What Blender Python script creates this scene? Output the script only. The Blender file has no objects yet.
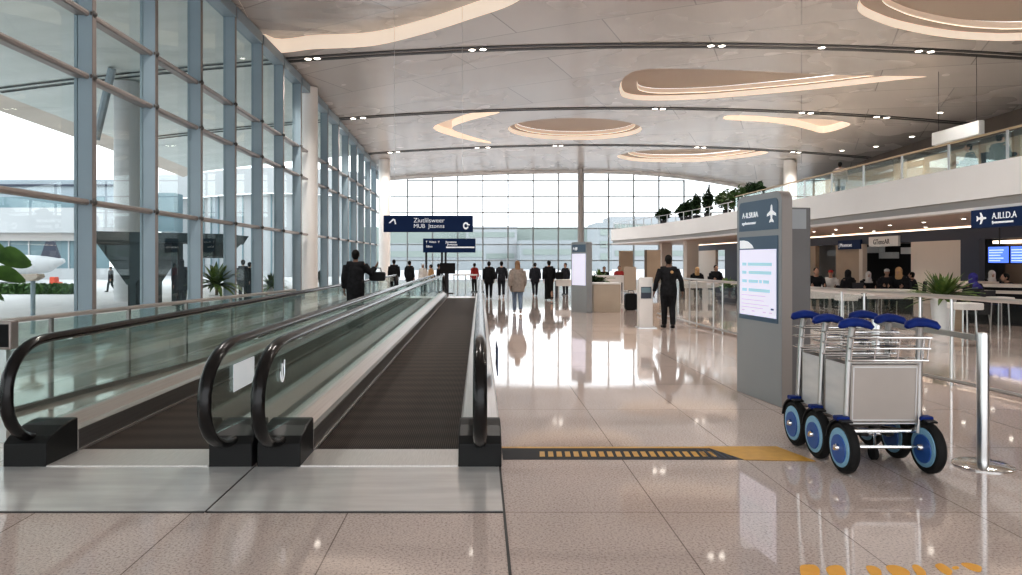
import bpy, bmesh, math, random
from mathutils import Vector, Matrix
from mathutils.geometry import delaunay_2d_cdt
random.seed(7)
PI = math.pi
sc = bpy.context.scene
C = sc.collection
F, VX, VY, CH = 720.0, 480.0, 260.0, 1.65      # focal length (px of 1022), vanishing point, eye height

def at(px, py, Y):                              # photo point at a depth -> world
    return Vector(((px-VX)/F*Y, Y, CH+(VY-py)/F*Y))
def gx(px, Y): return (px-VX)/F*Y
def gz(py, Y): return CH+(VY-py)/F*Y

# ------------------------------------------------------------------ materials
def principled(name, color, rough=.5, metal=0, spec=.5, emis=None, estr=0, coat=0):
    m = bpy.data.materials.new(name); m.use_nodes = True
    b = m.node_tree.nodes['Principled BSDF']
    b.inputs['Base Color'].default_value = (*color, 1)
    b.inputs['Roughness'].default_value = rough
    b.inputs['Metallic'].default_value = metal
    b.inputs['Specular IOR Level'].default_value = spec
    b.inputs['Coat Weight'].default_value = coat
    if emis:
        b.inputs['Emission Color'].default_value = (*emis, 1)
        b.inputs['Emission Strength'].default_value = estr
    return m
def N(m, t, **kw):
    n = m.node_tree.nodes.new(t)
    for k, v in kw.items():
        if k in n.inputs: n.inputs[k].default_value = v
        else: setattr(n, k, v)
    return n
def L(m, a, b): m.node_tree.links.new(a, b)
def varied(name, c1, c2, scale=4, rough=.5, metal=0, spec=.5, bump=0, stretch=(1,1,1), detail=4, lo=.35, hi=.65):
    m = principled(name, c1, rough, metal, spec)
    b = m.node_tree.nodes['Principled BSDF']
    tc = N(m, 'ShaderNodeTexCoord'); mp = N(m, 'ShaderNodeMapping'); mp.inputs['Scale'].default_value = stretch
    nz = N(m, 'ShaderNodeTexNoise'); nz.inputs['Scale'].default_value = scale; nz.inputs['Detail'].default_value = detail
    rp = N(m, 'ShaderNodeValToRGB')
    rp.color_ramp.elements[0].position = lo; rp.color_ramp.elements[0].color = (*c1, 1)
    rp.color_ramp.elements[1].position = hi; rp.color_ramp.elements[1].color = (*c2, 1)
    L(m, tc.outputs['Object'], mp.inputs['Vector']); L(m, mp.outputs[0], nz.inputs['Vector'])
    L(m, nz.outputs['Fac'], rp.inputs[0]); L(m, rp.outputs[0], b.inputs['Base Color'])
    if bump:
        bp = N(m, 'ShaderNodeBump'); bp.inputs['Strength'].default_value = bump; bp.inputs['Distance'].default_value = .01
        L(m, nz.outputs['Fac'], bp.inputs['Height']); L(m, bp.outputs[0], b.inputs['Normal'])
    return m
def glass(name, tint, ior=1.45, boost=1.0, rough=0.0, add=0.0):
    """thin sheet: tinted see-through plus a fresnel mirror"""
    m = bpy.data.materials.new(name); m.use_nodes = True
    nt = m.node_tree; nt.nodes.clear()
    o = N(m, 'ShaderNodeOutputMaterial'); mix = N(m, 'ShaderNodeMixShader')
    t = N(m, 'ShaderNodeBsdfTransparent'); t.inputs[0].default_value = (*tint, 1)
    g = N(m, 'ShaderNodeBsdfGlossy'); g.inputs['Roughness'].default_value = rough; g.inputs[0].default_value = (.9, .95, .95, 1)
    lw = N(m, 'ShaderNodeFresnel'); lw.inputs['IOR'].default_value = ior
    mu = N(m, 'ShaderNodeMath', operation='MULTIPLY_ADD'); mu.inputs[1].default_value = boost; mu.inputs[2].default_value = add
    mn = N(m, 'ShaderNodeMath', operation='MINIMUM'); mn.inputs[1].default_value = .6
    L(m, lw.outputs[0], mu.inputs[0]); L(m, mu.outputs[0], mn.inputs[0]); L(m, mn.outputs[0], mix.inputs[0])
    L(m, t.outputs[0], mix.inputs[1]); L(m, g.outputs[0], mix.inputs[2]); L(m, mix.outputs[0], o.inputs[0])
    return m
def emit(name, color, s):
    return principled(name, color, .5, emis=color, estr=s)

M = {}
def floor_mat():
    m = principled('polished_granite', (.5, .42, .38), .07, spec=.85)
    b = m.node_tree.nodes['Principled BSDF']
    tc = N(m, 'ShaderNodeTexCoord')
    n1 = N(m, 'ShaderNodeTexNoise'); n1.inputs['Scale'].default_value = 64; n1.inputs['Detail'].default_value = 3; n1.inputs['Roughness'].default_value = .7
    n2 = N(m, 'ShaderNodeTexNoise'); n2.inputs['Scale'].default_value = .5; n2.inputs['Detail'].default_value = 2
    r1 = N(m, 'ShaderNodeValToRGB')
    e = r1.color_ramp.elements
    e[0].position = .36; e[0].color = (.40, .33, .30, 1)
    e[1].position = .60; e[1].color = (.74, .635, .585, 1)
    x = e.new(.46); x.color = (.64, .535, .485, 1)
    r2 = N(m, 'ShaderNodeValToRGB')
    r2.color_ramp.elements[0].position = .3; r2.color_ramp.elements[0].color = (.86, .86, .86, 1)
    r2.color_ramp.elements[1].position = .7; r2.color_ramp.elements[1].color = (1.06, 1.04, 1.03, 1)
    mx = N(m, 'ShaderNodeMix', data_type='RGBA', blend_type='MULTIPLY'); mx.inputs['Factor'].default_value = 1
    mp = N(m, 'ShaderNodeMapping'); mp.inputs['Location'].default_value = (-.157+10.2, -4.71+20*1.62, 0)
    br = N(m, 'ShaderNodeTexBrick'); br.offset = 0; br.squash = 1
    br.inputs['Scale'].default_value = 1; br.inputs['Brick Width'].default_value = 1.02; br.inputs['Row Height'].default_value = 1.62
    br.inputs['Mortar Size'].default_value = .004; br.inputs['Mortar Smooth'].default_value = 0
    br.inputs['Color1'].default_value = (1, 1, 1, 1); br.inputs['Color2'].default_value = (.93, .92, .92, 1); br.inputs['Mortar'].default_value = (.42, .40, .39, 1)
    m2 = N(m, 'ShaderNodeMix', data_type='RGBA', blend_type='MULTIPLY'); m2.inputs['Factor'].default_value = 1
    L(m, tc.outputs['Object'], n1.inputs['Vector']); L(m, tc.outputs['Object'], n2.inputs['Vector'])
    L(m, tc.outputs['Object'], mp.inputs['Vector']); L(m, mp.outputs[0], br.inputs['Vector'])
    L(m, n1.outputs['Fac'], r1.inputs[0]); L(m, n2.outputs['Fac'], r2.inputs[0])
    L(m, r1.outputs[0], mx.inputs['A']); L(m, r2.outputs[0], mx.inputs['B'])
    L(m, mx.outputs['Result'], m2.inputs['A']); L(m, br.outputs['Color'], m2.inputs['B'])
    L(m, m2.outputs['Result'], b.inputs['Base Color'])
    mr = N(m, 'ShaderNodeMapRange'); mr.inputs['To Min'].default_value = .03; mr.inputs['To Max'].default_value = .07
    L(m, n2.outputs['Fac'], mr.inputs['Value']); L(m, mr.outputs[0], b.inputs['Roughness'])
    return m
def ceiling_mat():
    m = principled('ceiling_panels', (.6, .53, .48), .42, spec=.45)
    b = m.node_tree.nodes['Principled BSDF']
    tc = N(m, 'ShaderNodeTexCoord'); mp = N(m, 'ShaderNodeMapping'); mp.inputs['Rotation'].default_value = (0, 0, .42)
    br = N(m, 'ShaderNodeTexBrick'); br.offset = .5
    br.inputs['Scale'].default_value = 1; br.inputs['Brick Width'].default_value = 6.5; br.inputs['Row Height'].default_value = 3.6
    br.inputs['Mortar Size'].default_value = .025; br.inputs['Mortar Smooth'].default_value = 0
    br.inputs['Color1'].default_value = (.64, .595, .555, 1); br.inputs['Color2'].default_value = (.555, .51, .475, 1); br.inputs['Mortar'].default_value = (.38, .35, .325, 1)
    nz = N(m, 'ShaderNodeTexNoise'); nz.inputs['Scale'].default_value = .35
    mr = N(m, 'ShaderNodeMapRange'); mr.inputs['To Min'].default_value = .19; mr.inputs['To Max'].default_value = .34
    L(m, tc.outputs['Object'], mp.inputs['Vector']); L(m, mp.outputs[0], br.inputs['Vector']); L(m, br.outputs['Color'], b.inputs['Base Color'])
    L(m, tc.outputs['Object'], nz.inputs['Vector']); L(m, nz.outputs['Fac'], mr.inputs['Value']); L(m, mr.outputs[0], b.inputs['Roughness'])
    return m
def belt_mat():
    m = principled('ribbed_belt', (.06, .05, .045), .45)
    b = m.node_tree.nodes['Principled BSDF']
    tc = N(m, 'ShaderNodeTexCoord')
    w = N(m, 'ShaderNodeTexWave'); w.wave_type = 'BANDS'; w.bands_direction = 'X'; w.inputs['Scale'].default_value = 17
    w2 = N(m, 'ShaderNodeTexWave'); w2.wave_type = 'BANDS'; w2.bands_direction = 'Y'; w2.inputs['Scale'].default_value = .8
    w2.inputs['Distortion'].default_value = 1.2; w2.inputs['Detail'].default_value = 3
    r = N(m, 'ShaderNodeValToRGB'); r.color_ramp.elements[0].color = (.020, .016, .014, 1); r.color_ramp.elements[1].color = (.115, .092, .080, 1)
    r2 = N(m, 'ShaderNodeValToRGB'); r2.color_ramp.elements[0].color = (.72, .70, .70, 1); r2.color_ramp.elements[1].color = (1.1, 1.05, 1.0, 1)
    mx = N(m, 'ShaderNodeMix', data_type='RGBA', blend_type='MULTIPLY'); mx.inputs['Factor'].default_value = 1
    L(m, tc.outputs['Object'], w.inputs['Vector']); L(m, tc.outputs['Object'], w2.inputs['Vector'])
    L(m, w.outputs['Fac'], r.inputs[0]); L(m, w2.outputs['Fac'], r2.inputs[0])
    L(m, r.outputs[0], mx.inputs['A']); L(m, r2.outputs[0], mx.inputs['B']); L(m, mx.outputs['Result'], b.inputs['Base Color'])
    bp = N(m, 'ShaderNodeBump'); bp.inputs['Strength'].default_value = .5; bp.inputs['Distance'].default_value = .006
    L(m, w.outputs['Fac'], bp.inputs['Height']); L(m, bp.outputs[0], b.inputs['Normal'])
    return m
M['floor'] = floor_mat(); M['ceiling'] = ceiling_mat(); M['belt'] = belt_mat()
M['cove'] = principled('cove_painted_glow', (.80, .70, .60), .6, emis=(1, .84, .69), estr=.42)  # warm cove light put into the reveal wall itself as a weak glow
M['cove_inner'] = principled('cove_inner_painted_glow', (.74, .62, .52), .6, emis=(1, .78, .60), estr=.22)  # weaker painted glow for inner reveals and the slim cove caps
M['cove_cap'] = principled('cove_cap', (.50, .40, .32), .6)
M['cove_light'] = emit('cove_strip', (1, .86, .70), 1.0)
M['slot'] = principled('dark_slot', (.025, .024, .023), .5)
M['slot_mid'] = principled('slot_tray', (.42, .38, .35), .4)
M['lamp'] = emit('downlight_glow', (1, .92, .82), 9)
M['mullion'] = varied('mullion_paint', (.25, .32, .37), (.28, .355, .405), .6, .45)
M['mullion_edge'] = principled('mullion_edge', (.20, .175, .165), .4)
M['transom'] = principled('transom_metal', (.34, .30, .28), .35, metal=.3)
M['knuckle'] = principled('dark_joint', (.07, .065, .06), .4)
M['backframe'] = principled('back_frame', (.28, .31, .32), .45)
M['pane'] = glass('facade_glass', (.955, .975, .965), 1.18, .12)
M['pane_back'] = glass('back_glass', (.97, .985, .985), 1.2, .6)
M['rail_glass'] = glass('balustrade_glass', (.915, .96, .945), 1.4, .38, 0, .02)
M['barrier_glass'] = glass('barrier_glass', (.975, .985, .985), 1.25, .3)
M['white'] = varied('white_plaster', (.74, .72, .70), (.79, .775, .755), .5, .5)
M['column'] = varied('white_column', (.88, .86, .83), (.91, .89, .87), .6, .35)
M['fascia'] = varied('fascia_white', (.82, .81, .80), (.87, .86, .85), .35, .4)
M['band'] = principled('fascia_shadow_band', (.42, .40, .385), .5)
M['soffit'] = principled('soffit', (.60, .49, .41), .5)
M['steel'] = varied('brushed_steel', (.50, .48, .46), (.60, .58, .56), 3, .28, 1, stretch=(40, .6, 40))
M['deck'] = varied('deck_steel', (.66, .60, .57), (.74, .69, .66), 2, .30, .85, stretch=(30, .4, 30))
M['skirt'] = varied('skirt_steel', (.26, .245, .235), (.32, .30, .29), 2, .3, .8, stretch=(30, .4, 30))
M['plate'] = varied('landing_steel', (.74, .72, .70), (.84, .82, .80), 1.4, .16, .35, stretch=(1, 6, 1))
M['comb'] = varied('comb_steel', (.72, .69, .66), (.80, .77, .74), 6, .3, .5, stretch=(20, 1, 1))
M['chrome'] = principled('chrome', (.72, .71, .70), .14, 1)
M['satin'] = principled('satin_metal', (.62, .62, .615), .28, 1)
M['rubber'] = principled('handrail_rubber', (.007, .006, .006), .18, spec=.4)
M['newel'] = principled('newel_black', (.016, .016, .016), .32)
M['black'] = principled('matt_black', (.012, .012, .013), .6)
M['dark'] = principled('charcoal', (.045, .045, .05), .55)
M['joint'] = principled('dark_joint_line', (.03, .028, .027), .5)
M['yellow'] = varied('strip_yellow', (.62, .33, .045), (.70, .39, .06), 12, .35)
M['orange'] = varied('floor_paint', (.85, .40, .03), (.90, .46, .05), 12, .4)
M['navy'] = principled('sign_navy', (.012, .030, .095), .3)
M['sign_white'] = emit('sign_lettering', (.85, .87, .9), .25)
M['kiosk'] = varied('kiosk_grey', (.29, .305, .315), (.32, .333, .34), .8, .32)
M['kiosk_edge'] = principled('kiosk_edge', (.27, .24, .22), .4)
M['kiosk_dark'] = varied('kiosk_back', (.125, .118, .115), (.145, .138, .134), .8, .4)
M['header'] = principled('kiosk_header', (.075, .125, .185), .3)
M['screen'] = emit('screen_lavender', (.72, .71, .84), .42)
M['screen_teal'] = emit('screen_teal', (.38, .62, .68), .35)
M['screen_pink'] = emit('screen_pink', (.66, .58, .64), .3)
M['screen_blue'] = emit('screen_blue', (.10, .22, .85), 1.0)
M['screen_line'] = emit('screen_line', (.55, .68, 1), .9)
M['grip'] = varied('blue_grip', (.004, .016, .115), (.008, .03, .19), 9, .5)
M['wheel_blue'] = principled('wheel_blue', (.02, .10, .36), .35)
M['wheel_light'] = principled('wheel_light_blue', (.24, .46, .62), .35)
M['tyre'] = principled('tyre_rubber', (.016, .016, .016), .6)
M['panel'] = varied('trolley_panel', (.40, .36, .33), (.45, .41, .375), 1.5, .3, .4)
M['slate'] = principled('slate_wall', (.07, .078, .105), .5)
M['cream'] = varied('cream_wall', (.64, .57, .50), (.68, .61, .54), .5, .6)
M['tan'] = varied('tan_panel', (.36, .27, .19), (.41, .31, .22), .8, .5)
M['brown'] = varied('brown_wall', (.12, .088, .066), (.15, .11, .082), .8, .5)
M['beige'] = principled('beige_fabric', (.50, .40, .31), .7)
M['table'] = principled('table_white', (.74, .71, .68), .35)
M['desk'] = varied('desk_beige', (.40, .325, .25), (.45, .37, .29), 1.2, .45)
M['warm_light'] = emit('warm_light', (1, .82, .66), 2)
M['lightbox'] = emit('lightbox', (.55, .55, .54), .08)
M['gold'] = principled('rail_gold', (.55, .44, .30), .3, .8)
M['leaf'] = varied('leaf_green', (.028, .075, .016), (.07, .15, .03), 8, .45)
M['leaf_dark'] = varied('leaf_dark', (.010, .026, .010), (.022, .05, .018), 8, .6)
M['leaf_bright'] = varied('leaf_bright', (.07, .16, .025), (.15, .26, .05), 8, .4)
M['leaf_palm'] = varied('leaf_palm', (.035, .085, .018), (.15, .21, .05), 7, .45)
M['stem'] = principled('stem', (.12, .085, .045), .7)
M['pot_white'] = principled('pot_white', (.70, .72, .73), .4)
M['soil'] = principled('soil', (.04, .028, .02), .9)
M['skin'] = principled('skin', (.42, .24, .165), .55)
M['skin_dark'] = principled('skin_dark', (.16, .085, .055), .55)
M['hair_black'] = principled('hair_black', (.010, .009, .008), .5)
M['hair_brown'] = varied('hair_brown', (.20, .105, .05), (.30, .17, .085), 20, .5)
M['cloth_black'] = varied('cloth_black', (.010, .010, .011), (.018, .018, .02), 14, .8)
M['cloth_char'] = varied('cloth_charcoal', (.020, .021, .026), (.032, .033, .04), 14, .8)
M['cloth_white'] = varied('cloth_white', (.62, .59, .55), (.72, .69, .66), 14, .8)
M['cloth_grey'] = varied('cloth_grey', (.26, .215, .185), (.33, .28, .245), 14, .8)
M['jeans'] = varied('jeans', (.16, .21, .29), (.23, .29, .38), 18, .8)
M['cloth_tan'] = varied('cloth_tan', (.45, .28, .14), (.52, .34, .18), 14, .8)
M['cloth_blue'] = varied('cloth_blue', (.035, .03, .16), (.055, .05, .24), 14, .8)
M['cloth_red'] = varied('cloth_red', (.30, .03, .03), (.40, .05, .045), 14, .8)
M['shoe_pale'] = principled('shoe_pale', (.4, .38, .36), .5)
M['out_white'] = varied('building_white', (.44, .455, .465), (.48, .495, .505), .1, .6)
M['out_grey'] = varied('building_grey', (.31, .36, .40), (.35, .40, .44), .1, .6)
M['out_glass'] = principled('building_glass', (.17, .25, .28), .3, spec=.3)
M['out_darkglass'] = varied('bridge_glass', (.010, .020, .022), (.022, .036, .038), .3, .5, spec=.15)
M['out_ground'] = varied('apron_concrete', (.55, .545, .54), (.62, .615, .61), .15, .8)
M['out_red'] = principled('tug_red', (.65, .09, .04), .5)

def spec(names, v, rough=None):
    for k in names:
        b = M[k].node_tree.nodes['Principled BSDF']; b.inputs['Specular IOR Level'].default_value = v
        if rough is not None: b.inputs['Roughness'].default_value = rough
spec([k for k in M if k.startswith('cloth') or k in ('jeans', 'hair_black', 'black', 'dark', 'newel', 'skirt', 'navy', 'grip', 'leaf_dark', 'slate', 'belt', 'tyre')], .12)
spec(['navy'], .08, .5); spec(['newel'], .2, .4); spec(['rubber'], .35, .2); spec(['belt'], .1, .6); spec(['grip'], .15, .5)
# ------------------------------------------------------------------ mesh builder
class MB:
    def __init__(s): s.v = []; s.f = []; s.mi = []
    def add(s, vs, fs, mi=0):
        b = len(s.v); s.v += [tuple(v) for v in vs]; s.f += [tuple(b+i for i in f) for f in fs]; s.mi += [mi]*len(fs); return s
    def box(s, x0, x1, y0, y1, z0, z1, mi=0, mat=None):
        vs = [Vector((x, y, z)) for x in (x0, x1) for y in (y0, y1) for z in (z0, z1)]
        if mat is not None: vs = [mat @ v for v in vs]
        return s.add(vs, [(0,1,3,2),(4,6,7,5),(0,4,5,1),(2,3,7,6),(0,2,6,4),(1,5,7,3)], mi)
    def prism(s, poly, a, b, axis='z', mi=0):
        """extrude a 2D polygon: axis z: (x,y); axis x: (y,z); axis y: (x,z)"""
        def P(p, h):
            return {'z': (p[0], p[1], h), 'x': (h, p[0], p[1]), 'y': (p[0], h, p[1])}[axis]
        n = len(poly)
        return s.add([P(p, a) for p in poly]+[P(p, b) for p in poly],
              [tuple(range(n-1, -1, -1)), tuple(range(n, 2*n))]+[(i, (i+1) % n, n+(i+1) % n, n+i) for i in range(n)], mi)
    def loft(s, pts, radii, n=10, cap=True, mi=0, up=None, closed=False):
        """rings (rx, ry) or r along a path"""
        pts = [Vector(p) for p in pts]; k = len(pts); vs = []; prev = None
        for i, p in enumerate(pts):
            if closed: t = pts[(i+1) % k]-pts[i-1]
            else: t = (pts[min(i+1, k-1)]-pts[max(i-1, 0)])
            t.normalize()
            if prev is None:
                u = Vector(up) if up else (Vector((1, 0, 0)) if abs(t.x) < .9 else Vector((0, 1, 0)))
            else: u = prev
            u = (u-t*u.dot(t)).normalized(); w = t.cross(u); prev = u
            r = radii[i] if isinstance(radii, list) else radii
            rx, ry = r if isinstance(r, (list, tuple)) else (r, r)
            for j in range(n):
                a = 2*PI*j/n; vs.append(p+u*math.cos(a)*rx+w*math.sin(a)*ry)
        fs = []
        for i in range(k if closed else k-1):
            i2 = (i+1) % k
            for j in range(n):
                fs.append((i*n+j, i*n+(j+1) % n, i2*n+(j+1) % n, i2*n+j))
        if cap and not closed: fs += [tuple(range(n-1, -1, -1)), tuple((k-1)*n+j for j in range(n))]
        return s.add(vs, fs, mi)
    def tube(s, pts, r, n=8, closed=False, mi=0): return s.loft(pts, r, n, True, mi, None, closed)
    def lathe(s, prof, c=(0,0,0), n=24, axis='z', mi=0):
        vs = []; c = Vector(c); k = len(prof)
        for r, h in prof:
            r = max(r, 1e-4)
            for j in range(n):
                a = 2*PI*j/n; x, y = r*math.cos(a), r*math.sin(a)
                vs.append(c+Vector({'z': (x, y, h), 'x': (h, x, y), 'y': (x, h, y)}[axis]))
        fs = [(i*n+j, i*n+(j+1) % n, (i+1)*n+(j+1) % n, (i+1)*n+j) for i in range(k-1) for j in range(n)]
        fs += [tuple(range(n-1, -1, -1)), tuple((k-1)*n+j for j in range(n))]
        return s.add(vs, fs, mi)
    def ball(s, c, rx, ry, rz, n=14, m=9, mi=0):
        prof = [(math.sin(PI*i/m), -math.cos(PI*i/m)) for i in range(m+1)]
        t = MB().lathe(prof, n=n)
        return s.add([(c[0]+v[0]*rx, c[1]+v[1]*ry, c[2]+v[2]*rz) for v in t.v], t.f, mi)
    def xf(s, mat): s.v = [tuple(mat @ Vector(v)) for v in s.v]; return s
    def mesh(s, name):
        me = bpy.data.meshes.new(name); me.from_pydata(s.v, [], s.f)
        bm = bmesh.new(); bm.from_mesh(me); bmesh.ops.recalc_face_normals(bm, faces=bm.faces[:]); bm.to_mesh(me); bm.free()
        for p, k in zip(me.polygons, s.mi): p.material_index = k
        return me
    def build(s, name, mat, parent=None, smooth=False, bevel=0):
        me = s.mesh(name)
        for m in (mat if isinstance(mat, (list, tuple)) else [mat]): me.materials.append(m)
        o = bpy.data.objects.new(name, me); C.objects.link(o)
        if parent: o.parent = parent
        if smooth:
            for p in me.polygons: p.use_smooth = True
            me.set_sharp_from_angle(angle=math.radians(40))
        if bevel:
            b = o.modifiers.new('Bevel', 'BEVEL'); b.width = bevel; b.segments = 2; b.limit_method = 'ANGLE'
        return o
def tag(o, label, cat, group=None):
    o['label'] = label; o['category'] = cat
    if group: o['group'] = group
    return o
def thing(name, label, cat, loc=(0,0,0), rz=0, group=None):
    o = bpy.data.objects.new(name, None); C.objects.link(o)
    o.location = loc; o.rotation_euler = (0, 0, rz); o.empty_display_size = .2
    return tag(o, label, cat, group)
def struct(o): o['kind'] = 'structure'; return o
def sroot(name):
    o = bpy.data.objects.new(name, None); C.objects.link(o); o['kind'] = 'structure'; return o
def dup(root, loc, rz, label, group=None):
    r = root.copy(); C.objects.link(r); r.location = loc; r.rotation_euler = (0, 0, rz); r['label'] = label
    if group: r['group'] = group
    for ch in list(root.children):
        c = ch.copy(); C.objects.link(c); c.parent = r
        for g in list(ch.children):
            d = g.copy(); C.objects.link(d); d.parent = c
    return r
ORD = 'first second third fourth fifth sixth seventh eighth ninth tenth eleventh twelfth thirteenth fourteenth fifteenth sixteenth seventeenth eighteenth'.split()
def text_mesh(s, size, mat, name, parent, mtx, bold=.0, align='LEFT', ext=.004):
    cu = bpy.data.curves.new(name, 'FONT'); cu.body = s; cu.size = size; cu.extrude = ext; cu.offset = bold; cu.align_x = align
    cu.resolution_u = 3
    t = bpy.data.objects.new(name, cu); C.objects.link(t)
    dg = bpy.context.evaluated_depsgraph_get(); me = bpy.data.meshes.new_from_object(t.evaluated_get(dg))
    bpy.data.objects.remove(t)
    me.transform(mtx); me.materials.clear(); me.materials.append(mat)
    o = bpy.data.objects.new(name, me); C.objects.link(o); o.parent = parent
    return o
def catmull(pts, k=6, closed=True):
    out = []; n = len(pts)
    for i in range(n if closed else n-1):
        p = [Vector(pts[(i+d) % n]) if closed else Vector(pts[min(max(i+d, 0), n-1)]) for d in (-1, 0, 1, 2)]
        for j in range(k):
            t = j/k
            out.append(.5*((2*p[1])+(p[2]-p[0])*t+(2*p[0]-5*p[1]+4*p[2]-p[3])*t*t+(3*p[1]-p[0]-3*p[2]+p[3])*t**3))
    if not closed: out.append(Vector(pts[-1]))
    return out

# ------------------------------------------------------------------ camera
cam = bpy.data.objects.new('camera', bpy.data.cameras.new('camera')); C.objects.link(cam)
cam.location = (0, 0, CH); cam.rotation_euler = (PI/2, 0, 0)
cam.data.sensor_width = 36; cam.data.lens = 36*F/1022
cam.data.shift_x = (511-VX)/1022; cam.data.shift_y = -(287.5-VY)/1022
cam.data.clip_end = 1000
sc.camera = cam

# ------------------------------------------------------------------ room shell
XF, XR, YB, Y0 = -8.0, 27.0, 59.0, -10.0
MEZ = 11.5
SLOTS = (14.5, 28.8, 39.5, 49.7)
def zc(x, y):
    ks = [(-20, 10.3), (14, 10.3), (28.8, 10.27), (39.5, 10.0), (49.7, 9.6), (59, 8.95), (80, 8)]
    for (a, za), (b, zb) in zip(ks, ks[1:]):
        if y <= b: base = za+(zb-za)*(y-a)/(b-a); break
    z = base-.0024*(x-8)**2
    if y > 49 and x > 10: z -= min(1, (y-49)/10)**2*.006*(x-10)**2
    return z
def ceil_pt(px, py):
    lo, hi = 3.0, 90.0
    for _ in range(50):                        # march: first depth where the sight line pierces the ceiling
        Y = (lo+hi)/2
        if gz(py, Y) < zc(gx(px, Y), Y): lo = Y
        else: hi = Y
    return Vector((gx(px, lo), lo))

fl = MB().box(XF-.3, 30, Y0, YB+1, -.3, 0).build('floor', M['floor']); struct(fl)

# holes of the ceiling coves (plan outlines)
def outl(pts, extra=(), k=6): return [Vector((p.x, p.y)) for p in catmull([ceil_pt(*p) for p in pts]+[Vector(e) for e in extra], k)]
coves = [
 ('sweep over the walkways', outl([(268,50),(316,49),(372,46),(420,35),(468,20),(520,0)], [(2.0,20.5),(.8,17),(-3,15.6),(-7.3,17),(-7.45,22)])),
 ('great oval', outl([(857,8),(881,23),(914,32),(951,38),(988,40.5),(1022,40.5)], [(25.6,25.5),(26.3,22),(24,18.5),(17.5,17.2),(13.4,19.6),(12.3,22.0)])),
 ('pointed lens', outl([(620,92),(626,98),(650,100.5),(703,99),(765,94),(827,88),(889,81),(922,77.5),(922,76.3),(880,75.8),(827,74.6),(765,71.6),(703,69.3),(650,69),(630,73),(621,82)])),
 ('round oval', outl([(575+67*math.cos(a), 129+11*math.sin(a)) for a in [2*PI*i/14 for i in range(14)]], k=4)),
 ('slim lens', outl([(617,156.5),(640,161.5),(690,162),(740,158),(766,153.5),(764,151.2),(740,150),(690,149),(640,151)])),
 ('boomerang', outl([(478,111.8),(455,118),(433,128),(457,137.5),(488,143.3),(489,141.5),(470,136),(452,128.5),(468,121),(500,112.5)], k=4)),
 ('hooked crescent', outl([(727,115.6),(757,115.8),(786,118.2),(825,119.3),(849,123),(846,127),(824,133),(808,129.5),(790,125.3),(765,122),(727,119.8)], k=4)),
]
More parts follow.
